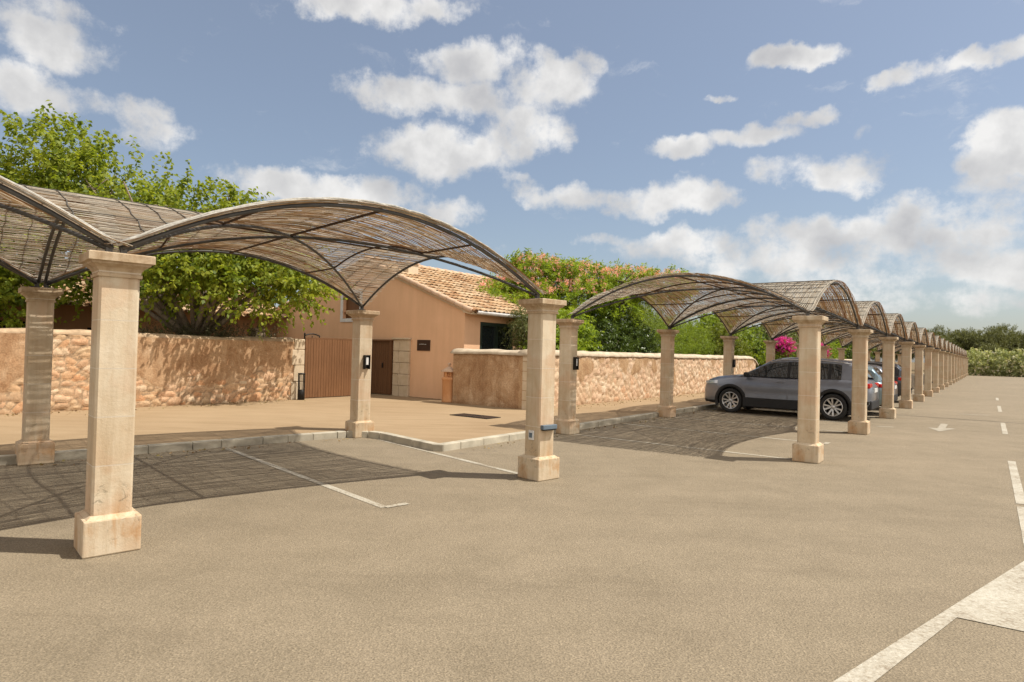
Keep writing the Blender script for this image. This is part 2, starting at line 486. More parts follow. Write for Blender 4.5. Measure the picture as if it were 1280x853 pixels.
M['leaf_oleander'] = m_leaf('oleander_leaf', [(.120, .150, .053), (.240, .270, .106), (.390, .406, .196), (.570, .570, .330)], .3)
M['silk_flower'] = m_leaf('silk_blossom', [(.72, .25, .27), (.84, .38, .38), (.88, .56, .52)], .4)
M['boug'] = m_leaf('magenta_bract', [(.42, .02, .22), (.58, .04, .34), (.66, .09, .42)], .4)
M['oleander_flower'] = m_leaf('pale_blossom', [(.55, .52, .38), (.66, .62, .50)], .3)

# ------------------------------------------------------------------ foliage
rs = np.random.RandomState(3)


def unit(a):
    return a / np.maximum(np.linalg.norm(a, axis=1, keepdims=True), 1e-9)


def leaf_mesh(name, P, D, L, W, tint):
    n = len(P)
    D = unit(D); N = unit(rs.normal(size=(n, 3)) * .8 + np.array([0, 0, .9]))
    Sd = unit(np.cross(D, N)); N = np.cross(Sd, D)
    L = L[:, None]; W = W[:, None]
    V = np.empty((n, 4, 3))
    V[:, 0] = P; V[:, 1] = P + D * L * .45 + Sd * W * .5 + N * W * .12; V[:, 2] = P + D * L - N * L * .12; V[:, 3] = P + D * L * .45 - Sd * W * .5 + N * W * .12
    me = bpy.data.meshes.new(name)
    me.vertices.add(n * 4); me.vertices.foreach_set('co', V.reshape(-1).astype(np.float32))
    me.loops.add(n * 4); me.loops.foreach_set('vertex_index', np.arange(n * 4, dtype=np.int32))
    me.polygons.add(n); me.polygons.foreach_set('loop_start', np.arange(0, n * 4, 4, dtype=np.int32)); me.polygons.foreach_set('loop_total', np.full(n, 4, dtype=np.int32))
    at = me.attributes.new('tint', 'FLOAT', 'FACE'); at.data.foreach_set('value', tint.astype(np.float32))
    me.update(calc_edges=True)
    return me


def sprays(blobs, n, shell=3.0, gap=.0, gsc=.9, up=.35):
    """spray base points and directions over a union of ellipsoids"""
    w = np.array([(b[3] * b[4] * b[5]) ** (2 / 3) for b in blobs]); w /= w.sum()
    P = []; D = []; T = []
    while len(P) < n:
        b = blobs[rs.choice(len(blobs), p=w)]
        d = rs.normal(size=3); d /= np.linalg.norm(d)
        r = rs.rand() ** (1 / shell)
        q = np.array([b[0] + d[0] * b[3] * r, b[1] + d[1] * b[4] * r, b[2] + d[2] * b[5] * r])
        if q[2] < .12: continue
        g = noise.noise(Vector(q * gsc)) + .5 * noise.noise(Vector(q * gsc * 2.3 + 9))
        if g < gap and rs.rand() > .12: continue
        P.append(q); D.append(d + np.array([0, 0, up]) + rs.normal(size=3) * .35); T.append(g)
    return np.array(P), unit(np.array(D)), np.array(T)


def foliage(name, blobs, nspray, per, L, W, spl=.5, droop=.5, shell=3.0, gap=-.05, gsc=.9, spread=.9, up=.35):
    P, D, T = sprays(blobs, nspray, shell, gap, gsc, up)
    k = per
    t = np.tile(np.linspace(.05, 1, k), nspray)
    P2 = np.repeat(P, k, 0); D2 = np.repeat(D, k, 0)
    ln = np.repeat(spl * (0.6 + .8 * rs.rand(nspray)), k)
    pos = P2 + D2 * (t * ln)[:, None] + rs.normal(size=P2.shape) * .03 * spl
    pos[:, 2] -= (t ** 2) * ln * droop * .35
    side = unit(np.cross(D2, rs.normal(size=D2.shape)))
    ld = D2 * .5 + side * spread + np.array([0, 0, -droop]) + rs.normal(size=D2.shape) * .25
    LL = L * (.65 + .6 * rs.rand(len(pos))); WW = W * (.7 + .5 * rs.rand(len(pos)))
    tint = np.clip(.5 + np.repeat(rs.normal(size=nspray) * .16, k) + rs.normal(size=len(pos)) * .16, 0, 1)
    return leaf_mesh(name, pos, ld, LL, WW, tint)


def limbs(base, blobs, r0, fork, mi=0, twigs=2):
    """trunk and limbs reaching into every blob, as one mesh"""
    mb = MB(); base = Vector(base); fork = Vector(fork)
    mid = base.lerp(fork, .5) + Vector((rs.normal() * .08, rs.normal() * .08, 0))
    mb.tube([base - Vector((0, 0, .1)), base + Vector((0, 0, .15)), mid, fork], [r0 * 1.35, r0 * 1.05, r0 * .9, r0 * .8], 10)
    for b in blobs:
        c = Vector(b[:3])
        for q in range(twigs):
            end = c + Vector((rs.normal() * b[3] * .45, rs.normal() * b[4] * .45, abs(rs.normal()) * b[5] * .4))
            m1 = fork.lerp(end, .35) + Vector((rs.normal() * .15, rs.normal() * .15, .12)); m2 = fork.lerp(end, .7) + Vector((rs.normal() * .15, rs.normal() * .15, .15))
            mb.tube([fork - Vector((0, 0, .08)), m1, m2, end], [r0 * .62, r0 * .4, r0 * .25, r0 * .1], 7)
            for w_ in range(3):
                s = m2.lerp(end, rs.rand()); e2 = s + Vector((rs.normal() * b[3] * .4, rs.normal() * b[4] * .4, rs.rand() * b[5] * .5))
                mb.tube([s, s.lerp(e2, .5) + Vector((0, 0, .06)), e2], [r0 * .16, r0 * .10, r0 * .05], 5)
    return mb


def tree(name, label, base, blobs, leafmat, bark, r0, fork, cat='tree', group=None, twigs=2, **fk):
    t = thing(name, base, 0, label, cat, group)
    off = Vector(base)
    bl = [(b[0] - off.x, b[1] - off.y, b[2] - off.z, *b[3:]) for b in blobs]
    limbs((0, 0, 0), bl, r0, Vector(fork) - off, twigs=twigs).build('trunk', bark, t)
    link('crown', foliage('crown', bl, **fk), leafmat, t)
    return t, bl


def shrub(name, label, base, blobs, leafmat, cat='shrub', group=None, stems=5, **fk):
    t = thing(name, base, 0, label, cat, group)
    off = Vector(base); bl = [(b[0] - off.x, b[1] - off.y, b[2] - off.z, *b[3:]) for b in blobs]
    mb = MB()
    for b in bl:
        for i in range(stems):
            e = Vector((b[0] + rs.normal() * b[3] * .4, b[1] + rs.normal() * b[4] * .4, b[2] + b[5] * .3))
            s = Vector((b[0] * .8 + rs.normal() * .15, b[1] * .8 + rs.normal() * .15, -.05))
            mb.tube([s, s.lerp(e, .5) + Vector((rs.normal() * .1, rs.normal() * .1, 0)), e], [.03, .02, .008], 5)
    mb.build('stem', M['bark'], t)
    link('foliage', foliage('foliage', bl, **fk), leafmat, t)
    return t, bl


# ------------------------------------------------------------------ the ground
def sheet(name, poly, z, mat):
    me = bpy.data.meshes.new(name)
    me.from_pydata([(p[0], p[1], z) for p in poly], [], [tuple(range(len(poly)))]); me.update()
    return tag(link(name, me, mat), kind='structure')


sheet('ground', [(-900, -600), (900, -600), (900, 1200), (-900, 1200)], -.03, M['soil'])
sheet('car_park', [S2(-60, -38), S2(89.3, -38), S2(89.3, 8), S2(-60, 30)], 0.0, M['asphalt'])


def pave(name, poly, z0, z1, mat):
    return tag(MB().prism(poly, z0, z1).build(name, mat), kind='structure')


# kerb line; the footway starts 7 cm behind its face
kp = [S1(-9, 4.52), S1(4.42, 4.52), S1(4.72, 4.30), S1(4.80, 4.05), S1(4.80, 2.46), S2(-3.42, 4.56), S2(88.5, 4.56)]
inner = [S1(-9, 4.60), S1(4.45, 4.60), S1(4.78, 4.35), S1(4.88, 4.07), S1(4.88, 2.56), S2(-3.35, 4.64), S2(88.5, 4.64)]
foot = inner + [S2(88.5, 40), S2(-30, 40), S2(-30, 14)]
pave('footway', foot, -.02, K, M['footway'])
sheet('garden_ground', [S2(-20, 13.6), S2(3.1, 13.6), S2(3.1, 9.7), S2(2.7, 9.7), S2(2.7, 7.4), S2(88, 7.4), S2(88, 39), S2(-20, 39)], K + .006, M['soil'])
mb = MB(); rk = random.Random(11)
for a, b_ in zip(kp[:-1], kp[1:]):
    d = (b_ - a); Ln = d.length; d.normalize(); n = Vector((-d.y, d.x, 0)); s = 0
    ang = math.atan2(d.y, d.x)
    while s < Ln - .01:
        l = min(rk.uniform(.38, .72), Ln - s)
        if Ln - s - l < .15: l = Ln - s
        c = a + d * (s + l / 2) + n * (.075 + rk.uniform(-.006, .006))
        mb.box((c.x, c.y, (K + .004 + rk.uniform(-.004, .004)) / 2 - .02), (l - .005, .15, K + .044), ang, 0, .012)
        s += l
tag(mb.build('kerb', M['kerb']), kind='structure')

# painted lines


def stripe(name, a, b_, w, z=.004):
    d = (b_ - a).normalized(); n = Vector((-d.y, d.x, 0)) * w / 2
    k = max(2, int((b_ - a).length / .25)); vs = []; fs = []
    for i in range(k + 1):
        p = a.lerp(b_, i / k); j = rk.uniform(-.004, .004)
        vs += [(*(p + n * (1 + j / w))[:2], z), (*(p - n * (1 + j / w))[:2], z)]
    for i in range(k): fs.append((2 * i, 2 * i + 1, 2 * i + 3, 2 * i + 2))
    me = bpy.data.meshes.new(name); me.from_pydata(vs, [], fs); me.update()
    return tag(link(name, me, M['paint']), kind='structure')


stripe('bay_marking', S1(2.35, -.17), S1(2.35, 4.46), .085)
stripe('bay_marking', S1(2.36, -.17), S1(2.62, -.17), .08, .006)
stripe('bay_marking', S1(4.66, .22), S1(4.78, 4.0), .085)
stripe('bay_marking', S1(-2.35, -.17), S1(-2.35, 4.46), .085)
for i in range(36):
    u = i * L2 / 2 + (.02 if i else -.03)
    stripe('bay_marking', S2(u, .25), S2(u, 4.45), .085)
    if i % 2: stripe('bay_marking', S2(u - .12, .2), S2(u + .2, .2), .08, .006)
for a, b_ in ((-7.5, -1.62), (-1.45, 2.52), (7.54, 10.9), (15.8, 19.4), (24, 26.5)):
    stripe('lane_marking', S2(a, -2.56), S2(b_, -2.56), .10)
# big arrow of the near lane
sheet('lane_marking', [(1.60, 3.14), (1.80, 3.14), (2.82, 3.99), (3.10, 3.80), (5.2, 4.7), (5.6, 6.3), (4.17, 5.15), (3.17, 4.37)], .005, M['paint'])
sheet('lane_marking', [S2(6.85, -1.35), S2(7.65, -1.08), S2(7.65, -1.27), S2(9.1, -1.27), S2(9.1, -1.42), S2(7.9, -1.42), S2(7.9, -1.62)], .005, M['paint_faint'])
for u0, v0, l in ((13.35, -1.55, .7), (6.9, -.08, .35)):
    stripe('lane_marking', S2(u0, v0), S2(u0 + l * .4, v0 - l), .09, .0055)
# dark joint across the car park
me = bpy.data.meshes.new('drain_slot'); me.from_pydata([(*S2(11.16, .6)[:2], .003), (*S2(11.16, -16)[:2], .003), (*S2(11.21, -16)[:2], .003), (*S2(11.21, .6)[:2], .003)], [], [(0, 1, 2, 3)])
tag(link('drain_slot', me, M['dark']), kind='structure')

# ------------------------------------------------------------------ pillars


def pillar_meshes():
    pl = MB(); h = .19
    pl.box((0, 0, .135), (2 * h, 2 * h, .27), 0, 0, .012)
    # splayed top of the plinth
    a, b_ = h - .012, .142
    vs = [(x * a, y * a, .262) for x, y in ((-1, -1), (1, -1), (1, 1), (-1, 1))] + [(x * b_, y * b_, .292) for x, y in ((-1, -1), (1, -1), (1, 1), (-1, 1))]
    pl.add(vs, [(0, 1, 5, 4), (1, 2, 6, 5), (2, 3, 7, 6), (3, 0, 4, 7), (4, 5, 6, 7)])
    sh = MB(); w = .134; c = .016
    oc = lambda w, c: [(-w + c, -w), (w - c, -w), (w, -w + c), (w, w - c), (w - c, w), (-w + c, w), (-w, w - c), (-w, -w + c)]
    # shaft in five courses with fine recessed joints
    zs = [.285, .66, 1.025, 1.39, 1.755, 2.085]
    for z0, z1 in zip(zs[:-1], zs[1:]):
        for (wa, za, zb) in ((w, z0 + .0015, z1 - .0015), (w - .0015, z1 - .0015, z1 + .0015)):
            p = oc(wa, c); n = 8
            sh.add([(x, y, za) for x, y in p] + [(x, y, zb) for x, y in p], [(i, (i + 1) % n, n + (i + 1) % n, n + i) for i in range(n)] + [tuple(range(n, 2 * n)), tuple(range(n))[::-1]])
    cp = MB()
    prof = [(.146, 2.083), (.148, 2.104), (.138, 2.112), (.142, 2.13), (.156, 2.152), (.178, 2.168), (.192, 2.176), (.196, 2.19), (.2176, 2.196), (.2176, 2.252), (.213, 2.259)]
    vs = []; fs = []
    for r, z in prof: vs += [(x * r, y * r, z) for x, y in ((-1, -1), (1, -1), (1, 1), (-1, 1))]
    for i in range(len(prof) - 1):
        for k in range(4): fs.append((4 * i + k, 4 * i + (k + 1) % 4, 4 * i + 4 + (k + 1) % 4, 4 * i + 4 + k))
    fs.append((0, 3, 2, 1)); n = 4 * (len(prof) - 1); fs.append((n, n + 1, n + 2, n + 3)); cp.add(vs, fs)
    return pl.mesh('plinth'), sh.mesh('shaft'), cp.mesh('capital')


PM = pillar_meshes()
for me in PM: me.materials.append(M['lime'])


def pillar(p, rz, label, group):
    t = thing('stone_pillar', p, rz, label, 'pillar', group)
    for nme, me in zip(('plinth', 'shaft', 'capital'), PM):
        o = bpy.data.objects.new(nme, me); col.objects.link(o); o.parent = t
    return t


ORD = ['first', 'second', 'third', 'fourth', 'fifth', 'sixth', 'seventh', 'eighth', 'ninth', 'tenth', 'eleventh', 'twelfth', 'thirteenth', 'fourteenth', 'fifteenth', 'sixteenth', 'seventeenth', 'eighteenth', 'nineteenth', 'twentieth']
lab1 = {(0, 0): 'large weathered limestone pillar at the near left corner, its plinth stained orange',
        (1, 0): 'limestone pillar with a blue grey bar and a small socket plate on its shaft',
        (0, 1): 'limestone pillar behind the nearest pillar at the kerb, striped with reed shadow',
        (1, 1): 'limestone pillar with a lamp on its sunlit face, standing before the wooden gate',
        (-1, 0): 'front limestone pillar left of the nearest pillar under the near canopies',
        (-1, 1): 'rear limestone pillar at the far left end of the near canopies'}
for (i, j), lb in lab1.items():
    pillar(S1(i * L1, j * W1), T1, lb, 'pillars of the near canopy section')
NF = 19
for i in range(NF):
    lb = '%s pillar from the near end of the long front row, limestone with sunlit right side' % ORD[i]
    if i == 0: lb = 'first and biggest pillar of the long front row, limestone, in front of the grey car'
    if i == NF - 1: lb = 'last pillar of the long front row, limestone, beside the flowering hedge'
    pillar(S2(i * L2, 0), T2, lb, 'pillars of the long front row')
NR = 13
for i in range(NR):
    lb = '%s pillar from the near end of the long rear row at the kerb, limestone' % ORD[i]
    if i == 0: lb = 'limestone kerb pillar with a lamp, behind the one with the blue grey bar'
    pillar(S2(i * L2, W2), T2, lb, 'pillars of the long rear row')

# ------------------------------------------------------------------ canopies
RISE = .72
Z0 = HP + .07


def arch(t): return 4 * t * (1 - t)


def vault(u, v):
    a, b_ = arch(min(max(u, 0), 1)), arch(min(max(v, 0), 1))
    k = .045; h = max(k - abs(a - b_), 0) / k
    return Z0 + RISE * (max(a, b_) + h * h * k * .25)


def reed_mesh(L, W, seed, ends):
    rr = np.random.RandomState(seed)
    V = []; Fc = []; MI = []; T = []
    pitch = .0185; rows = int((W + .08) / pitch)
    for r in range(rows):
        v0 = -.04 + r * pitch + rr.normal() * .002
        u = -.05 - rr.rand() * .05
        while u < L + .03:
            ln = rr.uniform(.7, 2.0); e = min(u + ln, L + .05 + rr.rand() * .05)
            k = max(2, int((e - u) / .17)); sk = rr.normal() * .010; w = rr.uniform(.0052, .0106); th = .004
            ph = rr.rand() * 6; am = rr.uniform(.001, .005); lift = rr.rand() * .012; tn = np.clip(.5 + rr.normal() * .28, 0, 1)
            b = len(V)
            for q in range(k + 1):
                t = q / k; uu = u + (e - u) * t; vv = v0 + sk * (t - .5) + am * math.sin(ph + uu * 9)
                z = vault(uu / L, vv / W) + lift
                tw = w * (1 if 0 < q < k else .6)
                V += [(uu, vv - tw, z), (uu, vv, z + th), (uu, vv + tw, z), (uu, vv, z - th)]
            for q in range(k):
                o = b + 4 * q
                for s in range(4):
                    s2 = (s + 1) % 4
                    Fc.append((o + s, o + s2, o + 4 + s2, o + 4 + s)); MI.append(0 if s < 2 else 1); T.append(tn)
            u = e + rr.uniform(-.05, .03)
            if e >= L + .04: break
    me = bpy.data.meshes.new('reed_mat')
    me.from_pydata(V, [], Fc); me.polygons.foreach_set('material_index', MI)
    at = me.attributes.new('tint', 'FLOAT', 'FACE'); at.data.foreach_set('value', np.array(T, dtype=np.float32))
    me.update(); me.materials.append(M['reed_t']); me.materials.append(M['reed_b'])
    return me


def canopy_meshes(L, W, seed, near):
    out = []
    N = 24; g = .035; dz = -.035
    P = lambda u, v, d=0: (u, v, vault(u / L, v / W) + dz + d)
    mbs = []
    def curve(f, n=N): return [f(i / n) for i in range(n + 1)]
    for nm, pts, r in (
            ('edge_arch', curve(lambda t: P(g + t * (L - 2 * g), g)), .019),
            ('edge_arch', curve(lambda t: P(g + t * (L - 2 * g), W - g)), .019),
            ('edge_arch', curve(lambda t: P(g, g + t * (W - 2 * g))), .018),
            ('edge_arch', curve(lambda t: P(L - g, g + t * (W - 2 * g))), .018),
            ('diagonal_rib', curve(lambda t: P(g + t * (L - 2 * g), g + t * (W - 2 * g), -.022)), .018),
            ('diagonal_rib', curve(lambda t: P(g + t * (L - 2 * g), W - g - t * (W - 2 * g), -.022)), .018),
            ('ridge_bar', [P(L / 2, g), P(L / 2, W / 2), P(L / 2, W - g)], .015),
            ('ridge_bar', [P(g, W / 2), P(L / 2, W / 2), P(L - g, W / 2)], .012),
            ('purlin', curve(lambda t: P(L * .76, g + t * (W - 2 * g), .004), 30), .013),
            ('purlin', curve(lambda t: P(L * .24, g + t * (W - 2 * g), .004), 30), .013)):
        mb = MB(); mb.tube(pts, r, 8 if near else 6)
        if nm == 'diagonal_rib' : pass
        me = mb.mesh(nm); me.materials.append(M['rust'] if nm in ('purlin', 'ridge_bar') else M['steel']); out.append((nm, me))
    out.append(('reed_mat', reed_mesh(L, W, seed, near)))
    for vv in ((.0, W) if near else ()):
        bm_ = MB()
        for q in range(3):
            ph = q * 2.1
            bm_.tube([(L * k / 40, vv + .014 * math.sin(ph + k * .9) , vault(k / 40, vv / W) + .012 + .012 * math.cos(ph + k * .7)) for k in range(41)], .013, 5)
        me = bm_.mesh('reed_binding'); me.materials.append(M['binding']); out.append(('reed_binding', me))
    wm = MB(); n = 20
    for i in range(1, n):
        u = L * i / n; wm.tube([(u + .01 * math.sin(t * 9), W * t / 26.0, vault(u / L, t / 26.0) + .019) for t in range(27)], .006, 3, cap=False)
    for j in range(1, 8):
        v = W * j / 8
        wm.tube([(L * t / 26.0, v, vault(t / 26.0, v / W) + .021) for t in range(27)], .004, 3, cap=False)
    me = wm.mesh('tie_wire'); me.materials.append(M['wire']); out.append(('tie_wire', me))
    # spring plates that seat the frame on the four pillars
    for x in (.0, L):
        for y in (.0, W):
            sp = MB()
            sx = .07 if x == 0 else -.07; sy = .07 if y == 0 else -.07
            sp.box((x + sx, y + sy, HP + .012), (.11, .11, .012)); sp.box((x + sx * .7, y + sy * .7, HP + .04), (.045, .045, .08))
            me = sp.mesh('seat_plate'); me.materials.append(M['steel']); out.append(('seat_plate', me))
    return out


def canopy(meshes, p, rz, label, group):
    t = thing('reed_canopy', p, rz, label, 'canopy', group)
    for nm, me in meshes:
        o = bpy.data.objects.new(nm, me); col.objects.link(o); o.parent = t
    return t


c1 = canopy_meshes(L1, W1, 1, True); c1b = canopy_meshes(L1, W1, 2, True); c2 = canopy_meshes(L2, W2, 3, False)
canopy(c1, S1(0, 0), T1, 'large arched reed canopy nearest the camera, between the big left pillar and the gate', 'reed canopies of the near section')
canopy(c1b, S1(-L1, 0), T1, 'arched reed canopy cut off by the left edge of the photo', 'reed canopies of the near section')
for i in range(NF - 1):
    lb = '%s arched reed canopy of the long row, counted from its near end' % ORD[i]
    if i == 0: lb = 'first reed canopy of the long row, with the bare end arch beside the grey car'
    canopy(c2, S2(i * L2, 0), T2, lb, 'reed canopies of the long row')

# ------------------------------------------------------------------ things on the pillars


def wall_lamp(p, rz, label):
    t = thing('wall_lamp', p, rz, label, 'wall lamp', 'box lamps on the kerb pillars')
    mb = MB(); w, h, d = .105, .25, .07
    mb.box((-w / 2 + .006, -d / 2, 0), (.012, d, h)); mb.box((w / 2 - .006, -d / 2, 0), (.012, d, h))
    mb.box((0, -d / 2, h / 2 - .006), (w - .026, d, .012)); mb.box((0, -.006, 0), (w - .026, .012, h - .026))
    mb.build('housing', M['iron'], t)
    MB().box((0, -.035, .02), (.05, .04, .14), 0, 0, .006).build('lens', M['white'], t)
    return t


h = .136
wall_lamp(S1(L1 + .01, W1 - h, 1.34), T1, 'black box lamp on the pillar before the wooden gate')
wall_lamp(S2(0.02, W2 - h, 1.39), T2, 'black box lamp on the kerb pillar at the near end of the long row')
wall_lamp(S2(2 * L2, W2 - h, 1.39), T2, 'black box lamp on the third kerb pillar, above the car bonnet')
t = thing('cable_box', S1(L1 + .0, -h, .66), T1, 'blue grey horizontal metal box low on the pillar with the socket plate', 'box')
MB().box((0, -.03, 0), (.25, .055, .055), 0, 0, .006).build('case', M['bluegrey'], t)
MB().box((0, -.03, -.034), (.22, .05, .012)).build('cable_tray', M['iron'], t)
t = thing('socket_plate', S1(L1 - h, 0.0, .55), T1, 'small pale socket plate on the shaded face of the pillar with the blue grey box', 'socket')
MB().box((-.008, 0, 0), (.016, .09, .12), 0, 0, .005).build('plate', M['white'], t)
MB().box((-.02, 0, 0), (.008, .05, .06), 0, 0, .002).build('cover', M['bluegrey'], t)
for i in (1, 3, 5):
    t = thing('outlet', S2(i * L2, -h, .66), T2, 'small dark outlet on the sunlit side of the %s pillar of the long front row' % ORD[i], 'outlet', 'outlets on the long front row')
    MB().box((.09, -.018, 0), (.05, .035, .07), 0, 0, .005).build('case', M['iron'], t)
    MB().box((.09, -.04, -.01), (.03, .01, .03)).build('flap', M['bluegrey'], t)

# ------------------------------------------------------------------ rubble walls


def wall_run(mb, L, h, t, z0=K, seed=0, mi=0, cell=.042, bare=(.0, .5), sz=(.30, .20), relief=.035, extra=(), top=1.0):
    """rubble wall along local x, front face at y=0 facing -y; bare=(base, amount lost towards the top)"""
    at = {'bare': [], 'stone': [], 'edge': []}

    def face(y, sgn, cl, fine):
        nx = max(2, int(L / cl)); nz = max(2, int(h / cl)); vs = []; fs = []
        for i in range(nx + 1):
            for k in range(nz + 1):
                x = L * i / nx; z = h * k / nz
                q = Vector((x * 1.7 + seed, z * 1.7, y * 3 + seed))
                und = (noise.noise(q) + .5 * noise.noise(q * 2.6)) * .016
                e = st = 1.0; br = 0.0
                if fine:
                    w1 = noise.noise(q * 1.6 + Vector((7, 3, 1))) * .55; w2 = noise.noise(q * 1.6 + Vector((1, 9, 4))) * .55
                    dd, pp = noise.voronoi(Vector((x / sz[0] + w1 + seed * 3, z / sz[1] + w2, seed * 1.7)))
                    e = min(1, max(0, (dd[1] - dd[0]) * 3.6)); st = (math.sin(pp[0][0] * 12.99 + pp[0][1] * 78.2) * 43758.5) % 1.0
                    bn = noise.noise(Vector((x * .55 + seed, z * .9, 3.3))) + .55 * noise.noise(Vector((x * 2.2, z * 2.6 + seed, 8.1)))
                    ex_ = sum(a_ * math.exp(-((x - c_) / w_) ** 2) * (1 - f_ * z / h) for c_, w_, a_, f_ in extra)
                    br = min(1, max(0, .5 + (bn + bare[0] + ex_ - bare[1] * z / h) * 2.2))
                e_s = e * e * (3 - 2 * e)
                d = und + br * (relief * (e_s - .75) + (st - .5) * .014) + (1 - br) * (.006 + noise.noise(q * 7) * .006)
                if fine: d += noise.noise(q * 11) * .005
                if i in (0, nx): d = min(d, 0)
                vs.append((x, y + sgn * d, z0 - .06 + z * (h + .06) / h))
                at['bare'].append(br); at['stone'].append(st); at['edge'].append(e)
        for i in range(nx):
            for k in range(nz):
                a = i * (nz + 1) + k; f = (a, a + nz + 1, a + nz + 2, a + 1)
                fs.append(f if sgn < 0 else f[::-1])
        mb.add(vs, fs, mi, True)
    face(0, -1, cell, True); face(t, 1, .3, False)
    z = z0 + h
    ex = [(0, 0, z), (L, 0, z), (L, t, z), (0, t, z)]
    mb.add(ex, [(0, 1, 2, 3)], mi)
    for x, o in ((0, 1), (L, 0)):
        v = [(x, 0, z0 - .06), (x, t, z0 - .06), (x, t, z), (x, 0, z)]
        mb.add(v, [(0, 1, 2, 3) if not o else (3, 2, 1, 0)], mi)
    for k in at: at[k] += [0.0 if k == 'bare' else 1.0] * (len(mb.v) - len(at[k]))
    return at


def wall_build(mb, at, name, mat, parent):
    o = mb.build(name, mat, parent)
    for k, vals in at.items():
        a = o.data.attributes.new(k, 'FLOAT', 'POINT'); a.data.foreach_set('value', np.array(vals, dtype=np.float32))
    return o


def coping_run(mb, L, z, t, seed=0, h=.10, over=.03, x0=0.0, drop=None):
    nx = int(L / .12); prof = [(-over, -.02), (-over - .005, .03), (t * .18, h * .8), (t * .5, h), (t * .82, h * .8), (t + over + .005, .03), (t + over, -.02)]
    vs = []; fs = []; n = len(prof)
    for i in range(nx + 1):
        x = x0 + L * i / nx
        for k, (y, zz) in enumerate(prof):
            q = Vector((x * 2 + seed, y * 4, zz * 4)); d = noise.noise(q) * .02 + noise.noise(q * 3) * .010
            vs.append((x, y + d * .6, z + zz + d + (drop(x) if drop else 0)))
    for i in range(nx):
        for k in range(n - 1):
            a = i * n + k; fs.append((a, a + n, a + n + 1, a + 1))
    fs.append(tuple(range(n))[::-1][::-1]); fs.append(tuple((nx) * n + k for k in range(n))[::-1])
    mb.add(vs, fs, 0, True)


t = thing('rubble_wall', S2(-16, 13.2), T2, 'long rendered rubble wall on the left, bare stones showing low at its right end', 'wall')
mb = MB(); at = wall_run(mb, 15.72, 1.60, .42, seed=1, bare=(.15, .95), sz=(.23, .14), relief=.028, cell=.034, extra=((10.3, .75, 1.5, 0), (14.6, 1.3, .9, .9), (12.6, .6, .5, .8))); wall_build(mb, at, 'wall_body', M['rubble'], t)
mb = MB(); coping_run(mb, 15.75, K + 1.60, .42, 1, .10, -.012, drop=lambda x: .02 * math.sin(x * 1.3)); mb.build('coping', M['coping_brown'], t)
mb = MB()
zq = K - .03
for i, hq in enumerate((.52, .46, .44, .30)):
    w = .40 if i % 2 == 0 else .33
    mb.box((15.74 + .31 - w / 2, .205, zq + hq / 2), (w, .45, hq - .012), 0, 0, .014); zq += hq
mb.build('quoin', M['quoin'], t)

t = thing('rubble_wall', S2(2.52, 7.12), T2, 'rubble wall with rounded pale coping running from the house corner beneath the pink blossoms', 'wall')
mb = MB(); at = wall_run(mb, 19.6, 1.42, .40, seed=5, bare=(.42, .12), sz=(.20, .17), relief=.030); wall_build(mb, at, 'wall_body', M['rubble2'], t)
mb = MB(); coping_run(mb, 20.0, K + 1.42, .40, 3, .13, .03, -.03, drop=lambda x: -max(0, x - 18.9) ** 2 * .28); mb.build('coping', M['coping'], t)
# return wall facing the forecourt (runs along local +y)
mb = MB(); at = wall_run(mb, 2.30, 1.40, .38, seed=9, bare=(-.25, .5)); o = wall_build(mb, at, 'return_wall', M['rubble'], t); o.rotation_euler = (0, 0, -PI / 2); o.location = (0, 2.66, 0)
mb = MB(); coping_run(mb, 2.72, K + 1.41, .38, 6, .12, .05); o = mb.build('return_coping', M['coping'], t); o.rotation_euler = (0, 0, -PI / 2); o.location = (-.01, 2.72, 0)
mb = MB(); zq = K - .02
for i in range(6):
    hq = .25; w = .14 if i % 2 else .22
    mb.box((w / 2 - .012, .115, zq + hq / 2), (w, .27, hq - .01), 0, 0, .012); zq += hq
mb.build('quoin', M['quoin'], t)

t = thing('rubble_wall', S2(34, 7.6), T2, 'distant low rubble wall seen between pillars behind the parked cars', 'wall')
mb = MB(); at = wall_run(mb, 30, 1.45, .40, seed=12, cell=.2, bare=(-.1, 0)); wall_build(mb, at, 'wall_body', M['rubble2'], t)
mb = MB(); coping_run(mb, 30, K + 1.45, .40, 4); mb.build('coping', M['coping'], t)

# ------------------------------------------------------------------ house
GU = 3.15                                     # gable plane
VC = 9.95                                     # near corner


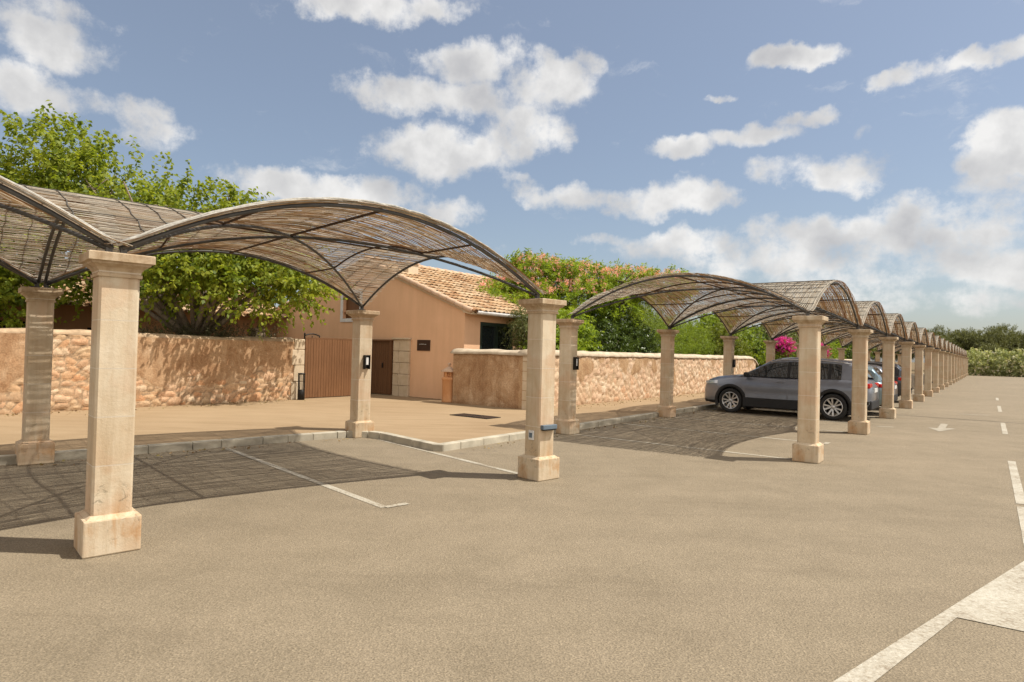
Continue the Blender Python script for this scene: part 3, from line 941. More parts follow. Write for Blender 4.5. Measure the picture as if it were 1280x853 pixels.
def roof_tiles(name, u0, u1, v0, z0, v1, z1, parent, seed=0):
    """barrel tiles laid from eave (v0,z0) up to ridge (v1,z1) between u0 and u1 (frame S2)"""
    rr = np.random.RandomState(seed)
    V = []; Fc = []; T = []
    sl = math.hypot(v1 - v0, z1 - z0); cv, cz = (v1 - v0) / sl, (z1 - z0) / sl; sg = 1 if v1 > v0 else -1
    pw = .215; nc = int((u1 - u0) / pw); cl = .34; nr = int(sl / cl) + 1
    for c in range(nc + 1):
        for r in range(nr):
            uc = u0 + pw * (c + .5) + rr.normal() * .008; s0 = r * cl - .06 + rr.normal() * .012; s1 = min(s0 + cl + .08, sl + .03)
            tn = np.clip(rr.rand(), 0, 1); dz0 = .035 + rr.normal() * .006; yaw = rr.normal() * .012
            for kind in (0, 1):
                b = len(V); ns = 6
                off = 0 if kind == 0 else pw / 2
                for s, lift, ra in ((s0, dz0 + .02, .098), (s1, .012, .080)):
                    for q in range(ns + 1):
                        a = PI * q / ns
                        du = math.cos(a) * ra; dn = math.sin(a) * ra * .8 * (1 if kind == 0 else -1)
                        hgt = lift + dn + (.0 if kind == 0 else .035)
                        uu = uc + off + du + yaw * (s - s0)
                        V.append((uu, v0 + cv * s - cz * hgt * sg * abs(1), z0 + cz * s + abs(cv) * hgt))
                for q in range(ns):
                    f = (b + q, b + q + 1, b + ns + 2 + q, b + ns + 1 + q)
                    Fc.append(f); T.append(tn)
                if kind == 0:   # thickness visible at the lower end
                    for q in range(ns):
                        p0 = V[b + q]; p1 = V[b + q + 1]
                        V.append((p0[0], p0[1], p0[2] - .022)); V.append((p1[0], p1[1], p1[2] - .022))
                        Fc.append((b + q, len(V) - 2, len(V) - 1, b + q + 1)); T.append(tn)
    Vw = [S2(*p)[:] for p in V]
    base = parent.matrix_basis.inverted() if parent else Matrix()
    Vw = [(base @ Vector(p))[:] for p in Vw]
    me = bpy.data.meshes.new(name); me.from_pydata(Vw, [], Fc)
    at = me.attributes.new('tint', 'FLOAT', 'FACE'); at.data.foreach_set('value', np.array(T, dtype=np.float32)); me.update()
    return link(name, me, M['tile'], parent)


house = thing('house', (0, 0, 0), 0, 'ochre rendered house with tiled gable roof behind the gate', 'house')
# walls (frame S2 written straight in world coordinates)
VL = 19.6; VR = 14.3; ZE = 2.80; ZR = 4.46; UE = 11.5
sl = (ZR - ZE) / (VR - VC)


def pv(pts): return [S2(*p)[:] for p in pts]


def wall_holes(mb, axis, fixed, a0, a1, z0, z1, holes, topfn=None, depth=.22, mi=0, out=-1):
    """wall panel on plane axis=fixed with rectangular holes (a,b,z0,z1), reveals 'depth' deep inwards"""
    As = sorted({a0, a1, *[h_[0] for h_ in holes], *[h_[1] for h_ in holes]}); Zs = sorted({z0, z1, *[h_[2] for h_ in holes], *[h_[3] for h_ in holes]})
    P = (lambda a, z, d=0: (fixed + d, a, z)) if axis == 'u' else (lambda a, z, d=0: (a, fixed + d, z))
    for i in range(len(As) - 1):
        for k in range(len(Zs) - 1):
            am, zm = (As[i] + As[i + 1]) / 2, (Zs[k] + Zs[k + 1]) / 2
            if any(h_[0] < am < h_[1] and h_[2] < zm < h_[3] for h_ in holes): continue
            mb.add(pv([P(As[i], Zs[k]), P(As[i + 1], Zs[k]), P(As[i + 1], Zs[k + 1]), P(As[i], Zs[k + 1])]), [(0, 1, 2, 3)], mi)
    for a, b_, c, d in holes:
        for q in ([(a, c), (b_, c)], [(b_, c), (b_, d)], [(b_, d), (a, d)], [(a, d), (a, c)]):
            mb.add(pv([P(*q[0]), P(*q[1]), P(*q[1], depth), P(*q[0], depth)]), [(0, 1, 2, 3)], mi)


W_G = (14.62, 15.50, 2.58, 3.44)              # gable window
W_S = (3.86, 5.50, 1.45, 2.46)                # side window
mb = MB()
wall_holes(mb, 'u', GU, VC, VL, K - .05, ZE, [(14.62, 15.50, 2.58, ZE)])
# gable triangle above the eave line, leaving the window open
mb.add(pv([(GU, VC, ZE), (GU, 14.62, ZE), (GU, 14.62, 4.33), (GU, VR, ZR), ]), [(0, 1, 2, 3)])
mb.add(pv([(GU, 14.62, 3.44), (GU, 15.50, 3.44), (GU, 15.50, 3.99), (GU, 14.62, 4.33)]), [(0, 1, 2, 3)])
mb.add(pv([(GU, 15.50, ZE), (GU, VL, ZE), (GU, 15.50, 3.99)]), [(0, 1, 2)])
for a in (14.62, 15.50): mb.add(pv([(GU, a, ZE), (GU, a, 3.44), (GU + .22, a, 3.44), (GU + .22, a, ZE)]), [(0, 1, 2, 3)])
mb.add(pv([(GU, 14.62, 3.44), (GU, 15.50, 3.44), (GU + .22, 15.50, 3.44), (GU + .22, 14.62, 3.44)]), [(0, 1, 2, 3)])
wall_holes(mb, 'v', VC, GU, UE, K - .05, ZE, [W_S])
mb.add(pv([(UE, VC, 0), (UE, VL, 0), (UE, VL, ZE), (UE, VR, ZR), (UE, VC, ZE)]), [(0, 1, 2, 3, 4)])
mb.add(pv([(GU, VL, 0), (UE, VL, 0), (UE, VL, ZE), (GU, VL, ZE)]), [(0, 1, 2, 3)])
mb.build('wall', M['house'], house)
rf = roof_tiles('roof', GU - .12, UE + .1, VC - .34, ZE - .34 * sl + .03, VR, ZR + .05, house, 1)
roof_tiles('roof', GU - .12, UE + .1, VL + .3, ZE - .3 * sl + .03, VR, ZR + .05, house, 2)
mb = MB()                                      # roof deck under the tiles
for va, vb in ((VC - .30, VR), (VL + .28, VR)):
    za = ZE - .30 * sl
    mb.add(pv([(GU - .08, va, za), (UE + .08, va, za), (UE + .08, vb, ZR - .01), (GU - .08, vb, ZR - .01), (GU - .08, va, za - .05), (UE + .08, va, za - .05), (UE + .08, vb, ZR - .06), (GU - .08, vb, ZR - .06)]),
           [(0, 1, 2, 3), (7, 6, 5, 4), (0, 4, 5, 1), (3, 0, 4, 7)])
mb.build('roof_deck', M['cream'], rf)
mb = MB()
for k in range(28):
    u = GU - .1 + k * .42
    mb.tube([S2(u, VR, ZR + .10), S2(u + .46, VR, ZR + .085)], [.10, .085], 10)
o = mb.build('ridge_tiles', M['terra_pale'], rf)
mb = MB(); mb.tube([S2(GU + .1, VC - .40, ZE - .10), S2(UE, VC - .40, ZE - .13)], .05, 8); mb.build('gutter', M['white'], house)
# corbelled corner under the verge
mb = MB(); mb.add(pv([(GU - .07, VC - .24, ZE - .16), (GU + .04, VC - .24, ZE - .16), (GU + .04, VC + .02, ZE - .10), (GU - .07, VC + .02, ZE - .10),
                      (GU - .07, VC - .34, ZE - .09), (GU + .04, VC - .34, ZE - .09), (GU + .04, VC + .02, ZE + .02), (GU - .07, VC + .02, ZE + .02)]),
                  [(0, 1, 2, 3), (7, 6, 5, 4), (0, 4, 5, 1), (1, 5, 6, 2), (2, 6, 7, 3), (3, 7, 4, 0)])
mb.build('corbel', M['cream'], house)
mb = MB()                                      # pale band below the verge
for va, vb, za, zb in ((VC - .02, VR, ZE - .09, ZR - .10), (VL + .02, VR, ZE - .09, ZR - .10)):
    mb.add(pv([(GU - .035, va, za), (GU - .035, vb, zb), (GU - .035, vb, zb + .085), (GU - .035, va, za + .085), (GU - .002, va, za), (GU - .002, vb, zb)]), [(0, 1, 2, 3), (0, 4, 5, 1)])
mb.build('verge_band', M['cream'], house)
mb = MB(); k_ = 15
for i in range(k_):
    for (va, vb, za, zb) in ((VC - .34, VR, ZE - .34 * sl, ZR), (VL + .3, VR, ZE - .3 * sl, ZR)):
        a_ = i / k_; e_ = (i + 1.15) / k_
        mb.tube([S2(GU - .10, va + (vb - va) * a_, za + (zb - za) * a_ + .075), S2(GU - .10, va + (vb - va) * min(1, e_), za + (zb - za) * min(1, e_) + .055)], [.085, .072], 10)
mb.build('verge_tiles', M['terra_pale'], rf)
# chimney
mb = MB(); c = S2(3.92, 13.15); mb.box((c.x, c.y, 4.10), (.46, .46, .56), T2, 0, .012); c_ = mb.build('chimney', M['cream'], rf)
mb = MB(); mb.box((c.x, c.y, 4.405), (.54, .54, .05), T2, 0, .01); mb.build('chimney_cap', M['terra_pale'], rf)
# gable window with white surround and brown shutter
wn = MB()
a, b_, c0, d0 = W_G
for (y0, y1, z0, z1) in ((a - .12, a, c0 - .12, d0 + .12), (b_, b_ + .12, c0 - .12, d0 + .12), (a, b_, d0, d0 + .12), (a - .0, b_, c0 - .12, c0)):
    p = S2(GU - .012, (y0 + y1) / 2); wn.box((p.x, p.y, (z0 + z1) / 2), (.024, y1 - y0, z1 - z0), T2)
wo = wn.build('window', M['white'], house)
p = S2(GU + .15, (a + b_) / 2)
MB().box((p.x, p.y, (c0 + d0) / 2), (.04, b_ - a, d0 - c0), T2).build('shutter', M['gate2'], wo)
# side window
wn = MB(); a, b_, c0, d0 = W_S
for (x0, x1, z0, z1) in ((a, a + .11, c0, d0), (b_ - .11, b_, c0, d0), ((a + b_) / 2 - .06, (a + b_) / 2 + .06, c0, d0 - .11), (a + .11, b_ - .11, d0 - .11, d0), (a + .11, (a + b_) / 2 - .06, c0, c0 + .08), ((a + b_) / 2 + .06, b_ - .11, c0, c0 + .08)):
    p = S2((x0 + x1) / 2, VC + .06); wn.box((p.x, p.y, (z0 + z1) / 2), (x1 - x0, .10, z1 - z0), T2)
wo = wn.build('window', M['green_frame'], house)
p = S2((a + b_) / 2, VC + .09); MB().box((p.x, p.y, (c0 + d0) / 2), (b_ - a - .02, .012, d0 - c0 - .02), T2).build('pane', M['glass'], wo)
# stone jamb beside the gate
mb = MB(); zq = K - .03
for i in range(5):
    hq = .36; sp = .24 if i % 2 else .30
    for v0_, v1_ in ((12.14, 12.14 + .72 - sp), (12.14 + .72 - sp, 12.86)):
        p = S2(GU - .035, (v0_ + v1_) / 2); mb.box((p.x, p.y, zq + hq / 2), (.09, v1_ - v0_ - .012, hq - .012), T2, 0, .008)
    zq += hq
p = S2(GU - .05, 12.5); mb.box((p.x, p.y, zq + .03), (.16, .80, .055), T2, 0, .01)
mb.build('stone_jamb', M['quoin'], house)

# house sign
t = thing('wall_sign', S2(GU - .012, 11.58, 1.715), T2, 'small dark brown plaque on the ochre house wall', 'sign')
MB().box((0, 0, 0), (.024, .55, .33), 0, 0, .006).build('board', M['bronze'], t)
mb = MB()
for y0, y1, z in ((.17, .12, .03), (.10, -.02, .035), (-.05, -.12, .03)):
    mb.box((-.014, (y0 + y1) / 2, z), (.004, abs(y0 - y1), .012))
mb.build('lettering', M['white'], t)

# gates
t = thing('sliding_gate', S2(.12, 13.28), T2, 'brown vertical-board gate at the right end of the long rubble wall', 'gate')
mb = MB(); x = 0
while x < 1.84:
    w = .092; mb.box((x + w / 2, rnd.uniform(-.002, .002), .11 + .86), (w - .006, .035, 1.68), 0, 0, .003); x += w
mb.build('board_panel', M['gate'], t)
for c_, d_ in (((.92, .01, .11 + 1.72), (1.86, .06, .045)), ((.92, .045, .45), (1.84, .04, .09)), ((.92, .045, 1.5), (1.84, .04, .09))): MB().box(c_, d_).build('rail', M['gate2'], t)
mb = MB(); mb.tube([(-.02, 0, 1.78), (-.02, 0, 1.98)], .022, 6); mb.tube([(-.02 + .5 * i / 8, 0, 1.90 + .055 * math.sin(PI * i / 8)) for i in range(9)], .018, 6); mb.tube([(.48, 0, 1.91), (.48, 0, 1.82)], .018, 6)
mb.tube([(.23, 0, 1.83), (.23, 0, 1.91)], .012, 6); mb.build('iron_bracket', M['iron'], t)
t = thing('pedestrian_gate', S2(GU - .06, 12.9), T2, 'dark brown wooden door set back beside the stone jamb', 'gate')
mb = MB(); y = 0
while y < 1.75:
    mb.box((0, y + .05, .11 + .88), (.04, .094, 1.72), 0, 0, .003); y += .1
mb.build('board_panel', M['gate2'], t)
mb = MB(); mb.box((-.03, .9, .11 + 1.74), (.08, 1.86, .05)); mb.box((-.035, .05, .98), (.05, .07, 1.70)); mb.build('frame', M['gate2'], t)
MB().box((-.04, .42, 1.05), (.04, .03, .16), 0, 0, .006).build('handle', M['iron'], t)

# wing of the house behind the left wall
wing = thing('house_wing', (0, 0, 0), 0, 'shaded brown wing with dark openings and tiled roof behind the left tree', 'house')
mb = MB(); wall_holes(mb, 'v', 19.4, -22, GU, K - .05, 2.75, [(-17, -14.8, .9, 2.1), (-13.2, -11, .3, 2.15), (-10, -7.6, .9, 2.1), (-6.4, -4.2, .3, 2.1), (-3.2, -1.8, .9, 2.0)], depth=.3)
mb.add(pv([(-22, 19.4, 0), (-22, 24, 0), (-22, 24, 2.75), (-22, 21.7, 3.9), (-22, 19.4, 2.75)]), [(0, 1, 2, 3, 4)]); mb.build('wall', M['house2'], wing)
mb = MB(); mb.add(pv([(-22, 19.75, 0), (GU, 19.75, 0), (GU, 19.75, 2.75), (-22, 19.75, 2.75)]), [(0, 1, 2, 3)]); mb.build('opening_shade_sheet', M['dark'], wing)  # near-black sheet paints in the shade of the rooms behind the openings
wr = roof_tiles('roof', -22, GU - .2, 18.8, 2.62, 21.9, 3.95, wing, 4)
mb = MB(); mb.add(pv([(-22, 18.85, 2.60), (GU - .2, 18.85, 2.60), (GU - .2, 21.9, 3.92), (-22, 21.9, 3.92), (-22, 24.6, 2.8), (GU - .2, 24.6, 2.8)]), [(0, 1, 2, 3), (3, 2, 5, 4)]); mb.build('roof_deck', M['cream'], wr)

# ------------------------------------------------------------------ terracotta chimney pot, lantern, covers
p = S2(2.62, 10.02, K)
t = thing('chimney_pot', p, 0, 'tall terracotta pot with a conical lid at the foot of the house wall', 'pot')
mb = MB(); mb.lathe([(.0, 0), (.185, 0), (.195, .03), (.185, .06), (.19, .62), (.21, .64), (.21, .68), (.19, .70), (.15, .72), (.0, .72)], 28); mb.build('body', M['terra'], t)
mb = MB()
for k in range(5):
    q = 2 * PI * k / 5 + .3; mb.box((.12 * math.cos(q), .12 * math.sin(q), .79), (.06, .08, .16), q, 0, .008)
mb.lathe([(.0, .71), (.09, .71), (.09, .86), (0, .86)], 16)
mb.build('neck', M['terra'], t)
mb = MB(); mb.lathe([(0, .86), (.235, .86), (.24, .88), (.13, .95), (.05, 1.0), (.03, 1.01), (0, 1.01)], 28); l_ = mb.build('lid', M['terra_pale'], t)
mb = MB(); mb.lathe([(0, 1.0), (.025, 1.005), (.02, 1.03), (.045, 1.06), (.05, 1.085), (.035, 1.11), (0, 1.125)], 16); mb.build('finial', M['terra_pale'], l_)

p = S2(-.17, 12.98, K)
t = thing('floor_lantern', p, T2, 'black slatted metal lantern standing at the wall end beside the gate', 'lantern')
mb = MB()
for k in range(12):
    q = 2 * PI * k / 12; mb.box((.085 * math.cos(q), .085 * math.sin(q), .36), (.018, .006, .72), q)
mb.build('slats', M['iron'], t)
mb = MB(); mb.lathe([(0, 0), (.095, 0), (.095, .26), (.075, .28), (0, .28)], 20); mb.build('base', M['iron'], t)
mb = MB(); mb.lathe([(.076, .70), (.098, .70), (.098, .74), (.076, .74), (.076, .70)], 20); mb.build('ring', M['iron'], t)

for nm, uv, lb in (('drain_cover', (.22, 7.28), 'rusty steel cover set in the footway, the one nearer the gate'), ('drain_cover', (.22, 6.72), 'rusty steel cover set in the footway, the one nearer the kerb')):
    p = S2(*uv, K)
    t = thing(nm, p, T2, lb, 'drain cover', 'steel covers in the forecourt')
    mb = MB(); w, d = .46, .50
    for x, y, sx, sy in ((0, -d / 2, w + .03, .03), (0, d / 2, w + .03, .03), (-w / 2, 0, .03, d - .032), (w / 2, 0, .03, d - .032)): mb.box((x, y, .0075), (sx, sy, .015))
    mb.build('rim', M['iron'], t)
    mb = MB(); mb.box((0, 0, .004), (w - .034, d - .034, .012))
    for q in range(7): mb.box((-w / 2 + .06 + q * .056, 0, .012), (.02, d - .1, .005))
    mb.build('lid', M['grate'], t)

# stone post behind the wall end
t = thing('stone_post', S2(-.55, 14.6, K), T2, 'short pale stone post showing above the right end of the left wall', 'post')
MB().box((0, 0, .95), (.30, .30, 1.9), 0, 0, .02).build('post', M['quoin'], t)
MB().box((0, 0, 1.93), (.38, .38, .07), 0, 0, .015).build('cap', M['terra_pale'], t)

# ------------------------------------------------------------------ cars


def interp(x, tab):
    for (a, va), (b_, vb) in zip(tab[:-1], tab[1:]):
        if x <= b_:
            t = (x - a) / (b_ - a); t = t * t * (3 - 2 * t) * .35 + t * .65
            return va + (vb - va) * max(0, min(1, t))
    return tab[-1][1]


CW = [(-2.2, .66), (-2.1, .80), (-1.9, .875), (-1.4, .912), (0, .92), (1.3, .905), (1.75, .875), (2.0, .80), (2.13, .70), (2.2, .58)]
CB = [(-2.2, .42), (-2.05, .30), (-1.7, .24), (1.6, .22), (2.0, .24), (2.2, .30)]
CT = [(-2.2, .82), (-2.14, .98), (-2.0, 1.06), (-1.6, 1.08), (0, 1.04), (.95, 1.06), (1.4, 1.035), (1.8, .985), (2.05, .90), (2.15, .80), (2.2, .66)]
PR = [(0, 0), (.80, 0), (.93, .03), (.985, .12), (1.0, .28), (.992, .45), (1.0, .60), (.992, .72), (.965, .84), (.925, .93), (.86, .975), (.62, 1.0), (0, 1.015)]


def body_pt(x, k):
    w, b_, t_ = interp(x, CW), interp(x, CB), interp(x, CT)
    a, c = PR[k]; return Vector((x, w * a, b_ + (t_ - b_) * c))


def body_side(x, z):
    """half width of the body at height z"""
    w, b_, t_ = interp(x, CW), interp(x, CB), interp(x, CT); f = (z - b_) / (t_ - b_)
    for (a0, f0), (a1, f1) in zip(PR[1:-1], PR[2:]):
        if f0 <= f <= f1: return w * (a0 + (a1 - a0) * (f - f0) / max(1e-6, f1 - f0))
    return w


def car_meshes():
    out = []
    xs = sorted(set([round(-2.2 + 4.4 * i / 44, 3) for i in range(45)] + [-2.17, 2.17, 2.12]))
    bm = bmesh.new(); rings = []
    for x in xs:
        ring = [bm.verts.new(body_pt(x, k)) for k in range(len(PR))]
        ring += [bm.verts.new(Vector((v.co.x, -v.co.y, v.co.z))) for v in ring[-2:0:-1]]
        rings.append(ring)
    n = len(rings[0])
    for r0, r1 in zip(rings[:-1], rings[1:]):
        for k in range(n): bm.faces.new((r0[k], r1[k], r1[(k + 1) % n], r0[(k + 1) % n]))
    bm.faces.new(rings[0]); bm.faces.new(rings[-1][::-1])
    bmesh.ops.recalc_face_normals(bm, faces=bm.faces[:])
    me = bpy.data.meshes.new('tmp'); bm.to_mesh(me); bm.free()
    # wheel arches cut out
    tmp = bpy.data.objects.new('tmp', me); col.objects.link(tmp)
    cut = MB()
    for x in (-1.335, 1.335):
        for y in (-.8, .8):
            cut.lathe([(0, -.35), (.375, -.35), (.375, .35), (0, .35)], 32, (x, y, .34), axis='y')
    cm = cut.mesh('cut'); bmc = bmesh.new(); bmc.from_mesh(cm); bmesh.ops.remove_doubles(bmc, verts=bmc.verts[:], dist=1e-5); bmesh.ops.recalc_face_normals(bmc, faces=bmc.faces[:]); bmc.to_mesh(cm); bmc.free()
    co = bpy.data.objects.new('cut', cm); col.objects.link(co)
    md = tmp.modifiers.new('b', 'BOOLEAN'); md.operation = 'DIFFERENCE'; md.object = co; md.solver = 'EXACT'
    dg = bpy.context.evaluated_depsgraph_get(); dg.update()
    bme = bpy.data.meshes.new_from_object(tmp.evaluated_get(dg)); bme.name = 'body'
    bpy.data.objects.remove(tmp); bpy.data.objects.remove(co)
    # split body faces: inside of the arches -> black
    bme.materials.clear()
    for p in bme.polygons:
        c = p.center; p.use_smooth = True; p.material_index = 0
        for x in (-1.335, 1.335):
            r = math.hypot(c.x - x, c.z - .34)
            if abs(c.y) < .905 and r < .378 and (abs(p.normal.y) < .7 or abs(c.y) < .6): p.material_index = 1; p.use_smooth = False
        if c.z < .34: p.material_index = 1
    out.append(('body', bme, ['P', 'clad']))
    # greenhouse
    st = [(1.08, 1.04, .02), (.80, 1.20, .3), (.55, 1.34, .6), (.30, 1.475, 1), (.10, 1.53, 1), (-.25, 1.56, 1), (-.7, 1.555, 1), (-1.2, 1.54, 1), (-1.6, 1.505, 1), (-1.82, 1.44, 1), (-1.95, 1.28, .6), (-2.06, 1.08, .05)]
    def rooft(x): return interp(-x, [(-s[0], s[1]) for s in st])
    xs = [1.08 - i * .0785 for i in range(41)]
    gb = MB(); GG = {k_: MB() for k_ in ('left', 'right', 'windscreen', 'rear_window')}
    def sec(x):
        zt = rooft(x); zb = 1.03; w0 = interp(x, CW) * .945 - .03; f = (zt - zb) / .53
        w1 = w0 - .02 - .19 * max(0, f); w0 = min(w0, interp(x, CW) - .05)
        return [(w0, zb), (w0 + (w1 - w0) * .82, zb + (zt - zb) * .80), (w1 - .02, zt - .035), (w1 - .10, zt - .005), (w1 * .5, zt + .012), (0, zt + .018)]
    S_ = [[Vector((x, y, z)) for y, z in sec(x)] for x in xs]
    def pillarx(x): return x > .84 or (-.28 < x < -.17) or (-1.30 < x < -1.22) or x < -1.50
    for i in range(40):
        x = (xs[i] + xs[i + 1]) / 2
        for k in range(5):
            for sg in (1, -1):
                q = [S_[i][k].copy(), S_[i + 1][k].copy(), S_[i + 1][k + 1].copy(), S_[i][k + 1].copy()]
                for v in q: v.y *= sg
                f = (0, 1, 2, 3) if sg < 0 else (3, 2, 1, 0)
                glass = False
                if k == 0: glass = not pillarx(x)
                elif k >= 2 and .36 < x: glass = k >= 3
                elif k >= 3 and x < -1.80: glass = True
                blk_ = k == 0 and not glass and -1.50 < x < .6
                gg = GG['windscreen' if k and x > 0 else 'rear_window' if k else 'left' if sg > 0 else 'right']
                (gg if glass else gb).add(q, [f], 1 if (blk_ and not glass) else 0, True)
    out.append(('roof', gb.mesh('roof'), ['P', 'clad'])); 
    for k_, nm_ in (('left', 'side_window'), ('right', 'side_window'), ('windscreen', 'windscreen'), ('rear_window', 'rear_window')): out.append((nm_, GG[k_].mesh(nm_), ['glass']))
    # doors: panels a hair proud of the body
    for x0, x1 in ((-.20, .92), (-1.12, -.22)):
        nx, nz = 14, 12
        for sg in (1, -1):
            mb = MB(); vs = []; fs = []
            for i in range(nx + 1):
                for k in range(nz + 1):
                    z = .455 + (.985 - .455) * k / nz; xa = x0 + .012; xb = x1 - .012
                    if x0 < -1: xa = x0 + .012 + max(0, (.62 - z)) * .75
                    x = xa + (xb - xa) * i / nx
                    vs.append((x, sg * (body_side(x, z) + .008), z))
            for i in range(nx):
                for k in range(nz):
                    a = i * (nz + 1) + k; f = (a, a + 1, a + nz + 2, a + nz + 1); fs.append(f if sg > 0 else f[::-1])
            mb.add(vs, fs, 0, True)
            out.append(('door', mb.mesh('door'), ['P']))
            hd = MB(); hd.box((x0 + .17, sg * (body_side(x0 + .17, .90) + .02), .90), (.19, .028, .03), 0, 0, .008)
            out.append(('>handle', hd.mesh('handle'), ['P']))
    # sill and arch cladding
    for sg in (1, -1):
        mb = MB(); mb.box((0, sg * .897, .325), (1.96, .075, .25), 0, 0, .02); out.append(('sill', mb.mesh('sill'), ['clad']))
        for x in (-1.335, 1.335):
            mb = MB(); vs = []; fs = []; n = 26
            for i in range(n + 1):
                q = PI * (-.13 + 1.26 * i / n)
                for r, dy in ((.372, -.05), (.372, .012), (.455, .008), (.465, -.03)):
                    xx = x + r * math.cos(q); zz = .34 + r * math.sin(q)
                    vs.append((xx, sg * (body_side(max(-2.15, min(2.15, xx)), max(.36, zz)) + dy), zz))
            for i in range(n):
                for k in range(3):
                    a = i * 4 + k; f = (a, a + 1, a + 5, a + 4); fs.append(f if sg > 0 else f[::-1])
            mb.add(vs, fs, 0, True); out.append(('arch_cladding', mb.mesh('arch_cladding'), ['clad']))
    for x, w_, h_, z in ((2.06, 1.30, .22, .36), (-2.10, 1.44, .26, .42)):
        mb = MB(); mb.box((x, 0, z), (.22, w_, h_), 0, 0, .05); out.append(('bumper', mb.mesh('bumper'), ['clad']))
    mb = MB(); mb.box((2.165, 0, .68), (.08, .92, .24), 0, 0, .03); out.append(('grille', mb.mesh('grille'), ['clad']))
    for sg in (1, -1):
        mb = MB(); vs = []; fs = []
        for i in range(9):
            x = 1.72 + .40 * i / 8
            for z in (.80 - .02 * i / 8, .885 - .035 * i / 8): vs.append((x, sg * (body_side(x, z) + .006), z))
        for i in range(8): f = (2 * i, 2 * i + 1, 2 * i + 3, 2 * i + 2); fs.append(f if sg > 0 else f[::-1])
        mb.add(vs, fs, 0, True); out.append(('headlight', mb.mesh('headlight'), ['head']))
        mb = MB(); mb.box((-2.10, sg * .60, .90), (.16, .40, .12), 0, 0, .03); mb.box((-1.98, sg * .80, .91), (.22, .13, .11), 0, 0, .03); out.append(('tail_light', mb.mesh('tail_light'), ['red']))
        mb = MB(); mb.box((.86, sg * .99, 1.075), (.13, .20, .13), 0, 0, .04); mb.box((.86, sg * .89, 1.03), (.06, .10, .05)); out.append(('door_mirror', mb.mesh('door_mirror'), ['clad']))
    mb = MB(); mb.box((-2.205, 0, .78), (.02, .50, .11), 0, 0, .004); out.append(('number_plate', mb.mesh('number_plate'), ['plate']))
    # silver rail on the rear pillar
    for sg in (1, -1):
        mb = MB(); pts = [Vector((x, sg * (sec(x)[2][0] + .012), rooft(x) - .04)) for x in (.3, 0, -.5, -1, -1.5, -1.72)]
        mb.tube(pts, .014, 6); out.append(('roof_rail', mb.mesh('roof_rail'), ['alloy']))
    # wheel
    ty = MB(); ty.lathe([(.235, -.095), (.30, -.108), (.325, -.095), (.338, -.06), (.338, .06), (.325, .095), (.30, .108), (.235, .095), (.235, -.095)], 40, axis='y')
    hb = MB(); hb.lathe([(0, -.03), (.15, -.03), (.15, .02), (0, .02)], 24, axis='y')
    rm = MB(); rm.lathe([(.238, -.09), (.238, .094), (.222, .10), (.212, .085), (.205, -.09)], 40, axis='y')
    rm.lathe([(0, .075), (.045, .075), (.05, .06), (.05, .03)], 16, axis='y')
    for k in range(5):
        for s in (-1, 1):
            q0 = 2 * PI * k / 5 + s * .12; q1 = 2 * PI * k / 5 + s * .27
            a = Vector((math.cos(q0) * .035, .062, math.sin(q0) * .035)); c = Vector((math.cos(q1) * .218, .078, math.sin(q1) * .218))
            d = (c - a).normalized(); sd = Vector((-d.z, 0, d.x)) * .017
            vs = [a - sd, a + sd, c + sd * 1.3, c - sd * 1.3] + [v - Vector((0, .03, 0)) for v in (a - sd, a + sd, c + sd * 1.3, c - sd * 1.3)]
            rm.add(vs, [(0, 1, 2, 3), (0, 4, 5, 1), (1, 5, 6, 2), (2, 6, 7, 3), (3, 7, 4, 0)])
    return out, ty.mesh('tyre'), hb.mesh('wheel'), rm.mesh('rim')


CM, TY, HB, RM = car_meshes()
TY.materials.append(M['rubber']); HB.materials.append(M['clad']); RM.materials.append(M['alloy'])
for nm, me, ms in CM:
    for k in ms: me.materials.append(M['asphalt'] if k == 'P' else M[k])


def car(p, rz, paint, label, name='parked_car', plate=None, sc=(1, 1, 1)):
    t = thing(name, p, rz, label, 'car', 'cars parked under the reed canopies')
    t.scale = sc
    last = None
    for nm, me, ms in CM:
        o = bpy.data.objects.new(nm.lstrip('>'), me); col.objects.link(o)
        o.parent = last if nm[0] == '>' else t
        if nm[0] != '>': last = o
        for i, k in enumerate(ms):
            o.material_slots[i].link = 'OBJECT'
            o.material_slots[i].material = paint if k == 'P' else (plate if (plate and nm == 'number_plate') else M[k])
    for x in (-1.335, 1.335):
        for sg in (1, -1):
            w = bpy.data.objects.new('wheel', HB); col.objects.link(w); w.parent = t; w.location = (x, sg * .80, .338)
            if sg < 0: w.rotation_euler = (0, 0, PI)
            for nm, me in (('tyre', TY), ('rim', RM)):
                o = bpy.data.objects.new(nm, me); col.objects.link(o); o.parent = w
                o.rotation_euler = (0, rnd.uniform(0, 1.2), 0)
    return t


hd = T2 + PI / 2
P_grey = m_paint('grey_metallic', (.165, .18, .215)); P_blue = m_paint('blue_grey_metallic', (.16, .22, .25)); P_silver = m_paint('silver_metallic', (.20, .215, .25)); P_dark = m_paint('dark_paint', (.02, .02, .024))
car(S2(8.50, 2.345), hd, P_grey, 'grey metallic crossover parked nose to the wall, nearest of the parked cars', sc=(1, 1, 1.035))
car(S2(10.98, 2.30), hd + .01, P_blue, 'blue grey car with red tail lights, second of the parked cars', sc=(1, 1, .96))
car(S2(13.42, 2.35), hd, P_silver, 'silver grey car seen between pillars, third of the parked cars', sc=(.98, .98, .95))
car(S2(18.3, 2.4), hd, P_dark, 'dark car with a yellow number plate, farthest of the parked cars', plate=M['plate_y'])

